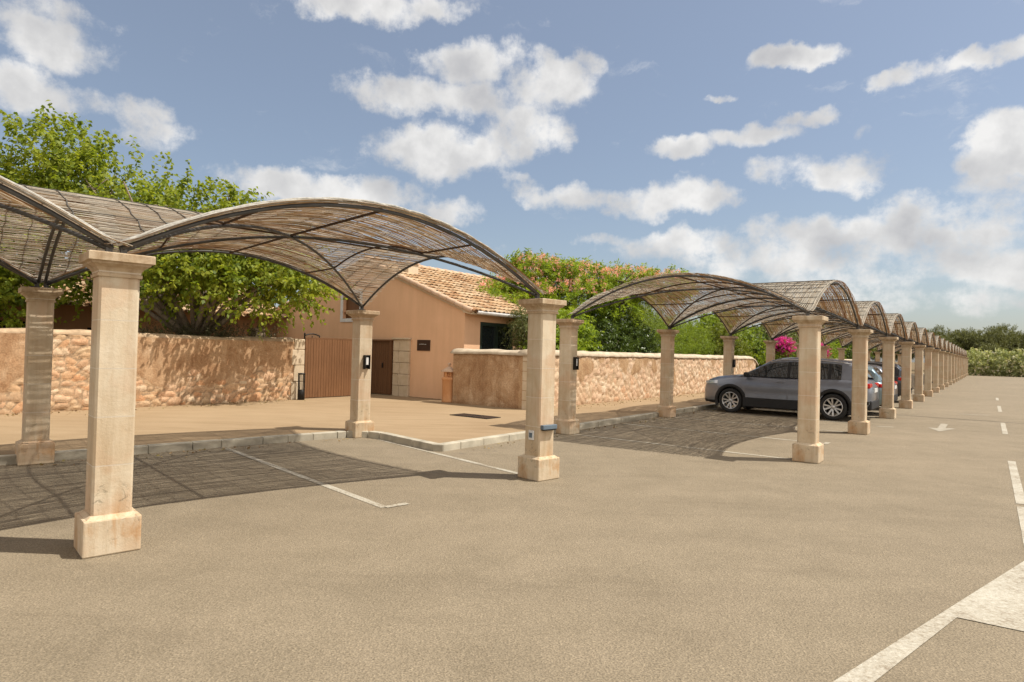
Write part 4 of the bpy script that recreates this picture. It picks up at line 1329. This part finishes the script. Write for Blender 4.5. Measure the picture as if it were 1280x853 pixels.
# ------------------------------------------------------------------ vegetation
GZ = K
tree('mulberry_tree', 'large leafy green tree with pale limbs spreading over the left wall', (-8.55, 17.05, GZ),
     [(-7.9, 16.6, 4.0, 1.5, 1.5, 1.1), (-6.5, 16.4, 3.3, 1.35, 1.3, .95), (-9.2, 16.7, 4.9, 1.5, 1.5, 1.1), (-10.6, 16.6, 5.4, 1.5, 1.6, 1.2), (-12.0, 16.5, 5.9, 1.4, 1.5, 1.3),
      (-5.7, 16.6, 3.0, .8, .9, .6), (-8.2, 15.6, 3.3, 1.2, 1.0, .7), (-9.4, 18.2, 4.4, 1.8, 1.5, 1.2), (-6.9, 17.4, 4.2, 1.1, 1.0, .8), (-7.2, 16.2, 4.9, .6, .6, .5), (-12.4, 16.2, 4.6, 1.4, 1.4, 1.1), (-10.6, 15.8, 4.2, 1.2, 1.2, .8), (-11.2, 16.4, 3.2, 1.1, .9, .8)],
     M['leaf_mul'], M['bark_pale'], .15, (-8.45, 16.95, 1.7), nspray=3500, per=14, L=.125, W=.090, spl=.62, droop=.75, gap=-.06, gsc=.8, shell=2.2, up=.6)
tree('mulberry_tree', 'dark leafy tree at the left edge, behind the striped kerb pillar', (-13.4, 16.4, GZ),
     [(-13.6, 15.6, 3.6, 1.6, 1.5, 1.4), (-15.3, 16.2, 4.3, 1.9, 1.8, 1.7), (-12.6, 15.4, 2.5, 1.0, .9, .8), (-14.2, 15.6, 5.6, 1.3, 1.3, 1.0), (-16.6, 16.0, 5.8, 1.6, 1.6, 1.4)],
     M['leaf_mul'], M['bark'], .16, (-13.4, 16.3, 1.8), nspray=1500, per=14, L=.135, W=.09, spl=.6, droop=.7, gap=-.1, shell=2.4)
shrub('clipped_shrub', 'twiggy olive brown shrub just above the left wall by the gate', S2(-1.6, 14.2, GZ),
      [(*S2(-1.0, 14.3, 1.75)[:], .75, .7, .38), (*S2(-2.2, 14.3, 1.7)[:], .8, .7, .36), (*S2(-3.2, 14.5, 1.6)[:], .7, .6, .36)], M['leaf_twig'],
      nspray=1300, per=10, L=.06, W=.02, spl=.22, droop=.0, gap=-.5, shell=2.5)

# silk tree behind the right hand wall
sb = [(1.0, 24.2, 4.4, 1.3, 1.4, .60), (.75, 24.0, 4.85, .8, .8, .28), (2.6, 24.3, 4.4, 1.5, 1.5, .5), (4.3, 24.6, 4.35, 1.4, 1.4, .45), (5.7, 24.8, 4.3, 1.2, 1.2, .42), (.1, 23.2, 3.7, 1.2, 1.1, .5), (2.2, 23.3, 3.6, 1.4, 1.2, .55), (-.6, 22.4, 3.25, .95, .8, .32), (3.9, 23.9, 3.4, 1.3, 1.2, .6), (1.3, 23.2, 2.9, 1.1, 1.0, .6)]
t, bl = tree('silk_tree', 'spreading tree covered with pink blossoms above the right hand wall', (2.4, 24.6, GZ), sb, M['leaf_silk'], M['bark'], .14, (2.4, 24.4, 2.1),
             nspray=2300, per=22, L=.15, W=.045, spl=.42, droop=.30, gap=-.08, gsc=1.1, shell=3.2, spread=1.2, up=.1)
P, D, T_ = sprays([b for b in bl[:5] + bl[6:7]] + bl[5:6], 1500, 6, -.2, 1.1)
keep = (D[:, 2] > .30); P, D = P[keep], D[keep]
P = P + D * .22
k = 12; Pp = np.repeat(P, k, 0) + rs.normal(size=(len(P) * k, 3)) * .035; Dd = unit(rs.normal(size=(len(P) * k, 3)) + np.array([0, 0, .8]))
link('blossom', leaf_mesh('blossom', Pp, Dd, .075 + .03 * rs.rand(len(Pp)), np.full(len(Pp), .022), rs.rand(len(Pp))), M['silk_flower'], t)
shrub('citrus_shrub', 'dark glossy shrub below the pink flowering tree, behind the wall', S2(9.5, 8.9, GZ),
      [(*S2(7.6, 8.9, 1.7)[:], 1.0, .9, .75), (*S2(9.2, 8.8, 1.8)[:], 1.2, .9, .9), (*S2(11.0, 8.8, 1.9)[:], 1.1, .9, .95), (*S2(12.4, 8.9, 1.7)[:], 1.0, .9, .8), (*S2(10.3, 9.4, 2.6)[:], 1.0, .9, .6)], M['leaf_dark'],
      nspray=1900, per=12, L=.11, W=.05, spl=.35, droop=.4, gap=-.2, shell=2.8)
shrub('hibiscus_shrub', 'mid green leafy shrub behind the wall next to the kerb pillar with a lamp', S2(6.0, 8.6, GZ),
      [(*S2(5.6, 8.5, 1.6)[:], .8, .7, .7), (*S2(6.8, 8.8, 2.1)[:], .9, .8, .8)], M['leaf_silk'], nspray=800, per=14, L=.12, W=.05, spl=.35, droop=.4, gap=-.3, shell=2.6)
shrub('pepper_tree', 'wispy olive green bush hanging in front of the dark house window', S2(5.7, 9.0, GZ),
      [(*S2(5.35, 9.0, 2.05)[:], .55, .45, .65), (*S2(5.9, 9.1, 1.8)[:], .5, .45, .55), (*S2(5.1, 9.1, 2.6)[:], .4, .35, .3)], M['leaf_olive'],
      nspray=900, per=16, L=.09, W=.020, spl=.45, droop=1.0, gap=-.2, shell=2.2)
# green trees over the wall further on
for (u, v, zc, rx, rz_, mt, lb, L_, W_) in (
        (16.5, 10.2, 2.2, 1.8, 1.25, 'leaf_fresh', 'bright green feathery tree over the wall, right of the pink blossoms', .12, .022),
        (20.5, 10.6, 2.3, 1.7, 1.15, 'leaf_fresh', 'bright green bushy tree over the rounded end of the wall', .12, .024),
        (19.0, 12.6, 3.0, 1.9, 1.3, 'leaf_olive', 'dull green tree set back behind the bright green feathery one', .12, .03),
        (24.5, 9.8, 1.8, 1.5, 1.25, 'leaf_yel', 'yellow green shrub beside the magenta bougainvillea', .12, .06)):
    c = S2(u, v, zc)
    tree('garden_tree', lb, S2(u, v, GZ), [(c.x, c.y, c.z, rx, rx, rz_), (c.x - rx * .6, c.y - .3, c.z - .5, rx * .6, rx * .6, rz_ * .7), (c.x + rx * .5, c.y + .4, c.z - .3, rx * .65, rx * .65, rz_ * .75), (c.x, c.y, c.z + rz_ * .55, rx * .4, rx * .4, rz_ * .5)],
         M[mt], M['bark'], .10, (c.x, c.y, c.z - rz_ * .5), nspray=1300, per=16, L=L_, W=W_, spl=.4, droop=.15, gap=-.25, shell=2.4, up=.6)
for (u, v, z, r, lb, sp) in ((33.4, 8.6, 2.25, .62, 'magenta bougainvillea in bloom seen beneath the first long row canopies', 500), (45.5, 8.9, 2.1, .9, 'small magenta bougainvillea far off between the pillars', 320)):
    c = S2(u, v, z)
    t, bl = shrub('bougainvillea', lb, S2(u, v, GZ), [(c.x, c.y, c.z, r, r, r * .75), (c.x - .5, c.y - .2, c.z - .7, r * .9, r * .8, r * .7)], M['leaf_fresh'], nspray=300, per=12, L=.09, W=.05, spl=.4, gap=-.4, shell=2.5)
    link('blossom', foliage('blossom', [(b[0], b[1], b[2] + .12, b[3] * .9, b[4] * .9, b[5] * .8) for b in bl[:1]], nspray=sp, per=12, L=.085, W=.07, spl=.3, droop=.2, gap=-.1, shell=4), M['boug'], t)
# row of garden trees behind the cars, out to the far end
kinds = [('leaf_fresh', 'bright green'), ('leaf_dark', 'dark green'), ('leaf_olive', 'olive green'), ('leaf_dark', 'deep green'), ('leaf_fresh', 'fresh green')]
rt = random.Random(5)
for i, u in enumerate((29.5, 33, 37.5, 43, 49, 55, 61, 67, 74, 81)):
    v = 11.0 + rt.uniform(-1, 1.5); h_ = rt.uniform(2.1, 2.7) + (0 if u < 45 else (u - 45) * .045); c = S2(u, v, h_); rx = rt.uniform(1.9, 2.6) + (u > 45) * .6
    mt, kd = kinds[i % 5]
    tree('garden_tree', '%s tree behind the long row of pillars, %s from the near end' % (kd, ORD[i]), S2(u, v, GZ),
         [(c.x, c.y, c.z, rx, rx, rx * .6), (c.x - rx * .7, c.y - rx * .5, c.z - .7, rx * .7, rx * .7, rx * .5), (c.x + rx * .6, c.y + rx * .4, c.z - .4, rx * .7, rx * .7, rx * .5), (c.x + rx * .1, c.y, c.z + rx * .45, rx * .5, rx * .5, rx * .35)],
         M[mt], M['bark'], .14, (c.x, c.y, c.z - rx * .35), nspray=520, per=14, L=.26, W=.13, spl=.6, droop=.2, gap=-.3, gsc=.6, shell=2.6, group='garden trees behind the long row')
# flowering hedge at the far end of the car park


def hedge(lb, u, v0, v1, hgt, mat, seed, flower=True):
    n = max(2, int(abs(v1 - v0) / 2.2)); bl = []
    for i in range(n):
        v = v0 + (v1 - v0) * (i + .5) / n; c = S2(u + rt.uniform(-.3, .3), v, hgt * .48)
        bl.append((c.x, c.y, c.z, 1.7, 1.7, hgt * .56 * rt.uniform(.85, 1.1)))
    t, b2 = shrub('oleander_hedge', lb, S2(u, (v0 + v1) / 2, 0), bl, mat, cat='hedge', stems=4, nspray=330 * n, per=11, L=.30, W=.11, spl=.55, droop=.1, gap=-.5, gsc=.7, shell=3)
    if flower:
        link('blossom', foliage('blossom', [(b[0], b[1], b[2] + .1, b[3] * 1.04, b[4] * 1.04, b[5] * 1.04) for b in b2], nspray=60 * n, per=7, L=.22, W=.16, spl=.25, droop=0, gap=-.05, gsc=.8, shell=6), M['oleander_flower'], t)


hedge('pale flowering hedge closing the far end of the car park', 91.3, 2.6, -9.5, 2.9, M['leaf_oleander'], 1)
hedge('lower olive green hedge at the right edge of the photo, beyond the car park', 91.0, -10, -24, 2.3, M['leaf_olive'], 2, False)

# dry leaves blown against the walls and the kerb
Pl = []
for fn, u0, u1, v, sd_, n_ in ((S2, -10, -.2, 13.1, .35, 260), (S2, 2.6, 22, 7.0, .30, 330), (S1, -4, 4.4, 4.42, .20, 120), (S2, -3, 14, 4.45, .16, 160)):
    for q in range(n_):
        side_ = -abs(rs.normal()) * sd_
        p = fn(rs.uniform(u0, u1), v + side_, 0); on = (v > 6)
        Pl.append((p.x, p.y, (K if on else 0) + .010))
Pl = np.array(Pl); Dl = np.stack([rs.normal(size=len(Pl)), rs.normal(size=len(Pl)), np.abs(rs.normal(size=len(Pl))) * .12], 1)
M['dry_leaf'] = m_leaf('dry_leaf', [(.16, .085, .035), (.26, .16, .07), (.20, .17, .06), (.32, .22, .11)], .1)
tag(link('fallen_leaves', leaf_mesh('fallen_leaves', Pl, Dl, .03 + .035 * rs.rand(len(Pl)), .02 + .02 * rs.rand(len(Pl)), rs.rand(len(Pl))), M['dry_leaf']), 'dry brown leaves scattered along the foot of the walls and kerbs', 'leaf litter', kind='stuff')
# pine wood beyond the hedge, every tree a thing
px = [(57, 123, 6.1, 4.2), (63.5, 116, 8.1, 4.2), (69, 112, 6.7, 3.6), (73, 108, 5.6, 3.2), (77.5, 108, 7.2, 3.6), (82, 106, 7.6, 3.9), (86.5, 104, 7.1, 3.8), (91, 101, 7.9, 4.2), (96, 98, 7.6, 4.2), (101, 94, 7.9, 4.3), (80, 118, 7.9, 4.2), (88, 114, 8.4, 4.3), (51, 128, 5.6, 4.0), (74.5, 99, 4.2, 2.8), (81, 95, 4.5, 2.9), (86, 92, 4.6, 2.9), (92, 89, 4.9, 3.2), (70, 122, 6.3, 4.0)]
far_l = ['pine tree on the skyline']
desc = ['rounded pine at the left end of the far wood, just over the canopies', 'tallest pine peeping over the canopies left of the skyline gap', 'pine just left of the dip in the skyline', 'low pine in the dip of the far skyline',
        'dark pine right of the dip in the skyline', 'broad pine above the flowering hedge', 'rounded pine above the right half of the flowering hedge', 'tall pine near the right edge of the photo',
        'pine at the right edge of the photo, on the skyline', 'pine just beyond the right edge of the photo', 'pine set back behind the broad pine above the hedge', 'tall pine set back near the right edge', 'farthest pine over the middle of the long row',
        'small pine right behind the left end of the flowering hedge', 'small dark pine behind the middle of the flowering hedge', 'small pine behind the right part of the flowering hedge', 'low pine behind the plain olive hedge', 'pine set back behind the skyline dip']
for (x, y, hgt, r), lb in zip(px, desc):
    hgt *= 1.0; bl = []
    for q in range(6):
        a = q * 1.05 + rt.random(); rr_ = r * rt.uniform(.35, .62)
        bl.append((x + rr_ * math.cos(a), y + rr_ * math.sin(a), hgt * rt.uniform(.45, .74), r * .52, r * .52, hgt * .2))
    bl.append((x, y, hgt * .80, r * .6, r * .6, hgt * .19))
    tree('pine_tree', lb, (x, y, 0), bl, M['leaf_pine'], M['bark'], .2, (x, y, hgt * .4), group='pines of the far wood', twigs=1, nspray=900, per=12, L=.42, W=.10, spl=.55, droop=-.2, gap=-.35, gsc=.45, shell=2.8, up=.5)

# ------------------------------------------------------------------ camera
CF, CR, CP_, CH = 793.5, .0250, .0165, 1.5942
cp_, sp_ = math.cos(CP_), math.sin(CP_)
right, up, fwd = Vector((1, 0, 0)), Vector((0, -sp_, cp_)), Vector((0, cp_, sp_))
c_, s_ = math.cos(CR), math.sin(CR)
cr = right * c_ + up * s_; cu = -right * s_ + up * c_
cam = bpy.data.cameras.new('camera'); co = bpy.data.objects.new('camera', cam); col.objects.link(co)
co.matrix_world = Matrix(((cr.x, cu.x, -fwd.x, 0), (cr.y, cu.y, -fwd.y, 0), (cr.z, cu.z, -fwd.z, CH), (0, 0, 0, 1)))
cam.sensor_width = 36; cam.lens = CF / 1280 * 36; cam.clip_end = 3000; cam.clip_start = .05
scene.camera = co

# ------------------------------------------------------------------ light and sky
SAZ, SEL = R(-2.5), R(59.5)
sd = Vector((math.cos(SAZ) * math.cos(SEL), math.sin(SAZ) * math.cos(SEL), math.sin(SEL)))
sun = bpy.data.lights.new('sun', 'SUN'); sun.energy = 4.25; sun.angle = R(.55); sun.color = (1.0, .95, .86)
so = bpy.data.objects.new('sun', sun); col.objects.link(so); so.rotation_euler = sd.to_track_quat('Z', 'Y').to_euler()

w = bpy.data.worlds.new('World'); scene.world = w; w.use_nodes = True
nt = w.node_tree; nt.nodes.clear()
out = nt.nodes.new('ShaderNodeOutputWorld'); bg = nt.nodes.new('ShaderNodeBackground'); nt.links.new(bg.outputs[0], out.inputs[0])
sky = nt.nodes.new('ShaderNodeTexSky'); sky.sky_type = 'NISHITA'; sky.sun_disc = False; sky.sun_elevation = SEL; sky.sun_rotation = PI / 2 - SAZ
sky.air_density = 1.0; sky.dust_density = 1.6; sky.ozone_density = 1.4
BG = .105
bg.inputs['Strength'].default_value = BG


def ray(x, y):
    X, Y = x - 640, y - 426.5
    v = (cr * X - cu * Y).normalized() * math.hypot(X, Y) + fwd * CF
    return v.normalized()


tc = nt.nodes.new('ShaderNodeTexCoord'); sx = nt.nodes.new('ShaderNodeSeparateXYZ'); nt.links.new(tc.outputs['Generated'], sx.inputs[0])
az = mth(nt, 'ARCTAN2', sx.outputs[0], sx.outputs[1]); el = mth(nt, 'ARCSINE', sx.outputs[2])
cb = nt.nodes.new('ShaderNodeCombineXYZ'); nt.links.new(az, cb.inputs[0]); nt.links.new(el, cb.inputs[1])
base = cb.outputs[0]
n1 = nd(nt, 'TexNoise'); n1.inputs['Scale'].default_value = 9; n1.inputs['Detail'].default_value = 7; n1.inputs['Roughness'].default_value = .6; nt.links.new(base, n1.inputs['Vector'])
vm = nd(nt, 'VectorMath', operation='MULTIPLY_ADD'); nt.links.new(n1.outputs['Color'], vm.inputs[0]); vm.inputs[1].default_value = (.11, .075, 0); nt.links.new(base, vm.inputs[2])
vs_ = nd(nt, 'VectorMath', operation='ADD'); nt.links.new(vm.outputs[0], vs_.inputs[0]); vs_.inputs[1].default_value = (-.055, -.0375, 0)
warp = vs_.outputs[0]
# clouds: centre az, el, half sizes, tilt, density
CL = [(600, 80, 95, 34, .1, 1), (690, 112, 75, 36, .0, 1), (545, 118, 130, 30, .1, 1), (555, 185, 115, 44, -.1, 1.05), (650, 165, 70, 42, 0, 1), (735, 80, 30, 22, 0, .75),
      (440, 2, 110, 30, .1, .9), (540, 8, 60, 22, 0, .8), (50, 40, 110, 44, .15, .85), (20, 112, 110, 36, .1, .85), (150, 128, 80, 22, .1, .8), (190, 160, 75, 30, .1, .7), (90, 10, 80, 22, 0, .6),
      (340, 226, 80, 27, 0, 1), (440, 238, 110, 26, .15, 1), (540, 262, 70, 22, .1, .75), (690, 245, 66, 22, -.1, .85), (650, 226, 30, 10, 0, .6),
      (815, 247, 80, 28, -.05, 1), (885, 254, 50, 20, 0, .95), (850, 186, 55, 17, -.1, .9), (940, 168, 75, 20, -.2, .95), (1005, 148, 50, 12, -.15, .8), (990, 75, 75, 19, -.1, 1), (896, 119, 28, 8, 0, .8),
      (1120, 100, 50, 17, -.1, .9), (1200, 78, 70, 20, -.25, 1), (1275, 58, 60, 20, -.1, .9), (1262, 160, 75, 36, -.1, 1.1), (1260, 192, 75, 26, 0, 1.0), (1030, 212, 130, 28, -.05, .9), (1085, 164, 24, 12, 0, .55),
      (870, 305, 160, 26, -.03, .85), (1040, 292, 120, 34, -.1, .85), (1180, 262, 130, 40, -.1, .8), (1150, 300, 150, 34, 0, .9), (1000, 330, 240, 26, 0, .75), (1230, 330, 200, 36, 0, .8), (1240, 225, 110, 24, 0, .7), (760, 300, 50, 12, 0, .7), (1180, 375, 260, 26, 0, .6), (900, 350, 200, 20, 0, .55), (620, 305, 60, 12, 0, .4), (1100, 345, 240, 34, 0, .66), (1220, 290, 150, 46, 0, .66), (960, 318, 150, 24, -.05, .72), (230, 320, 260, 30, 0, .5)]
# a few beyond the frame so the sky carries on around the place
CLx = [(-1.6, .35, .25, .09), (-2.3, .5, .3, .1), (2.2, .4, .35, .1), (3.0, .6, .3, .12), (1.5, .3, .3, .07), (1.7, .6, .25, .1), (-1.2, .75, .25, .1), (.3, .95, .4, .12), (-3.0, .3, .4, .08), (.9, .85, .3, .1)]
acc = None
items = []
for x, y, rx, ry, tl, dn in CL:
    r_ = ray(x, y); a_, e_ = math.atan2(r_.x, r_.y), math.asin(r_.z)
    r2 = ray(x + rx, y); r3 = ray(x, y - ry)
    wa = abs(math.atan2(r2.x, r2.y) - a_); we = abs(math.asin(r3.z) - e_)
    slp = math.asin(r2.z) - e_
    items.append((a_, e_, wa, we, tl - slp / max(wa, 1e-3) * -1 * 0 + math.atan2(slp, wa) * 0, dn))
for a_, e_, wa, we in CLx: items.append((a_, e_, wa, we, 0, .9))
for a_, e_, wa, we, tl, dn in items:
    s1 = nd(nt, 'VectorMath', operation='SUBTRACT'); nt.links.new(warp, s1.inputs[0]); s1.inputs[1].default_value = (a_, e_, 0)
    s2 = nd(nt, 'VectorMath', operation='MULTIPLY'); nt.links.new(s1.outputs[0], s2.inputs[0]); s2.inputs[1].default_value = (1 / wa, 1 / we, 0)
    s3 = nd(nt, 'VectorMath', operation='DOT_PRODUCT'); nt.links.new(s2.outputs[0], s3.inputs[0]); nt.links.new(s2.outputs[0], s3.inputs[1])
    f = mth(nt, 'MULTIPLY_ADD', s3.outputs['Value'], -dn * .8, dn)
    acc = f if acc is None else mth(nt, 'SMOOTH_MAX', acc, f, .18)
n2 = nd(nt, 'TexNoise'); n2.inputs['Scale'].default_value = 13; n2.inputs['Detail'].default_value = 11; n2.inputs['Roughness'].default_value = .64; nt.links.new(base, n2.inputs['Vector'])
dens = mth(nt, 'ADD', mth(nt, 'MULTIPLY', acc, .75), mth(nt, 'MULTIPLY', mth(nt, 'SUBTRACT', n2.outputs[0], .5), 1.75))
cov = nd(nt, 'MapRange', interpolation_type='SMOOTHSTEP'); nt.links.new(dens, cov.inputs[0]); cov.inputs[1].default_value = .17; cov.inputs[2].default_value = .66
wv_ = nd(nt, 'VectorMath', operation='MULTIPLY'); nt.links.new(warp, wv_.inputs[0]); wv_.inputs[1].default_value = (1, 2.4, 1)
nw = nd(nt, 'TexNoise'); nw.inputs['Scale'].default_value = 5.5; nw.inputs['Detail'].default_value = 12; nw.inputs['Roughness'].default_value = .68; nt.links.new(wv_.outputs[0], nw.inputs['Vector'])
wisp = nd(nt, 'MapRange', interpolation_type='SMOOTHSTEP'); nt.links.new(nw.outputs[0], wisp.inputs[0]); wisp.inputs[1].default_value = .56; wisp.inputs[2].default_value = .80; wisp.inputs[4].default_value = .55
# relief: compare the field with itself a little higher up
off = nd(nt, 'VectorMath', operation='ADD'); nt.links.new(base, off.inputs[0]); off.inputs[1].default_value = (.018, .040, 0)
n3 = nd(nt, 'TexNoise'); n3.inputs['Scale'].default_value = 8.5; n3.inputs['Detail'].default_value = 5; n3.inputs['Roughness'].default_value = .5; nt.links.new(off.outputs[0], n3.inputs['Vector'])
n4 = nd(nt, 'TexNoise'); n4.inputs['Scale'].default_value = 8.5; n4.inputs['Detail'].default_value = 5; n4.inputs['Roughness'].default_value = .5; nt.links.new(base, n4.inputs['Vector'])
rel = mth(nt, 'ADD', mth(nt, 'MULTIPLY', mth(nt, 'SUBTRACT', n4.outputs[0], n3.outputs[0]), 2.6), .62)
shade = mth(nt, 'SUBTRACT', rel, mth(nt, 'MULTIPLY', mth(nt, 'SUBTRACT', dens, .45), .55), clamp=True)
ccol = ramp(nt, shade, [(.0, (3.7, 3.68, 3.75)), (.45, (4.7, 4.65, 4.6)), (.9, (6.2, 6.1, 5.95))])
# high thin veil lifts and greys the blue
skc = mixc(nt, .32, sky.outputs[0], (2.9, 3.05, 3.35))
skc = mixc(nt, 1.0, skc, (.90, .90, .89), 'MULTIPLY')
c = mixc(nt, mth(nt, 'MAXIMUM', mth(nt, 'MULTIPLY', cov.outputs[0], .93), wisp.outputs[0]), skc, ccol)
# unseen bright cloud bank added behind the viewer and left, to fill shaded faces
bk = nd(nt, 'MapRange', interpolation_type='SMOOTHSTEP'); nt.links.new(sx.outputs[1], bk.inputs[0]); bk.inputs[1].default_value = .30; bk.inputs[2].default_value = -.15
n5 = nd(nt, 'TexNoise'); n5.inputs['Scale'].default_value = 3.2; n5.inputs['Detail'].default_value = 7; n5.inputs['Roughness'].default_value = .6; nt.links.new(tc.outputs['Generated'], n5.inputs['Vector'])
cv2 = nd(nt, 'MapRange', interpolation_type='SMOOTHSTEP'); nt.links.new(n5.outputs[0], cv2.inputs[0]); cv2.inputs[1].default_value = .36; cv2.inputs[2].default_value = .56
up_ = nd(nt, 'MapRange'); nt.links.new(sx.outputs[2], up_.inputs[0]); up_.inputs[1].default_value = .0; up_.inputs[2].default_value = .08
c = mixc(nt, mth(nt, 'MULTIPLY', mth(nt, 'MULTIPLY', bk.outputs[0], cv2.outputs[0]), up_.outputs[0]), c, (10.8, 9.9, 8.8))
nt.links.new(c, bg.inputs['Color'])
w.cycles.sampling_method = 'MANUAL'; w.cycles.sample_map_resolution = 1024

scene.render.engine = 'CYCLES'
scene.view_settings.view_transform = 'Standard'; scene.view_settings.look = 'None'
scene.view_settings.exposure = .53; scene.view_settings.gamma = 1; scene.view_settings.use_curve_mapping = False
scene.render.resolution_x = 1024; scene.render.resolution_y = 682
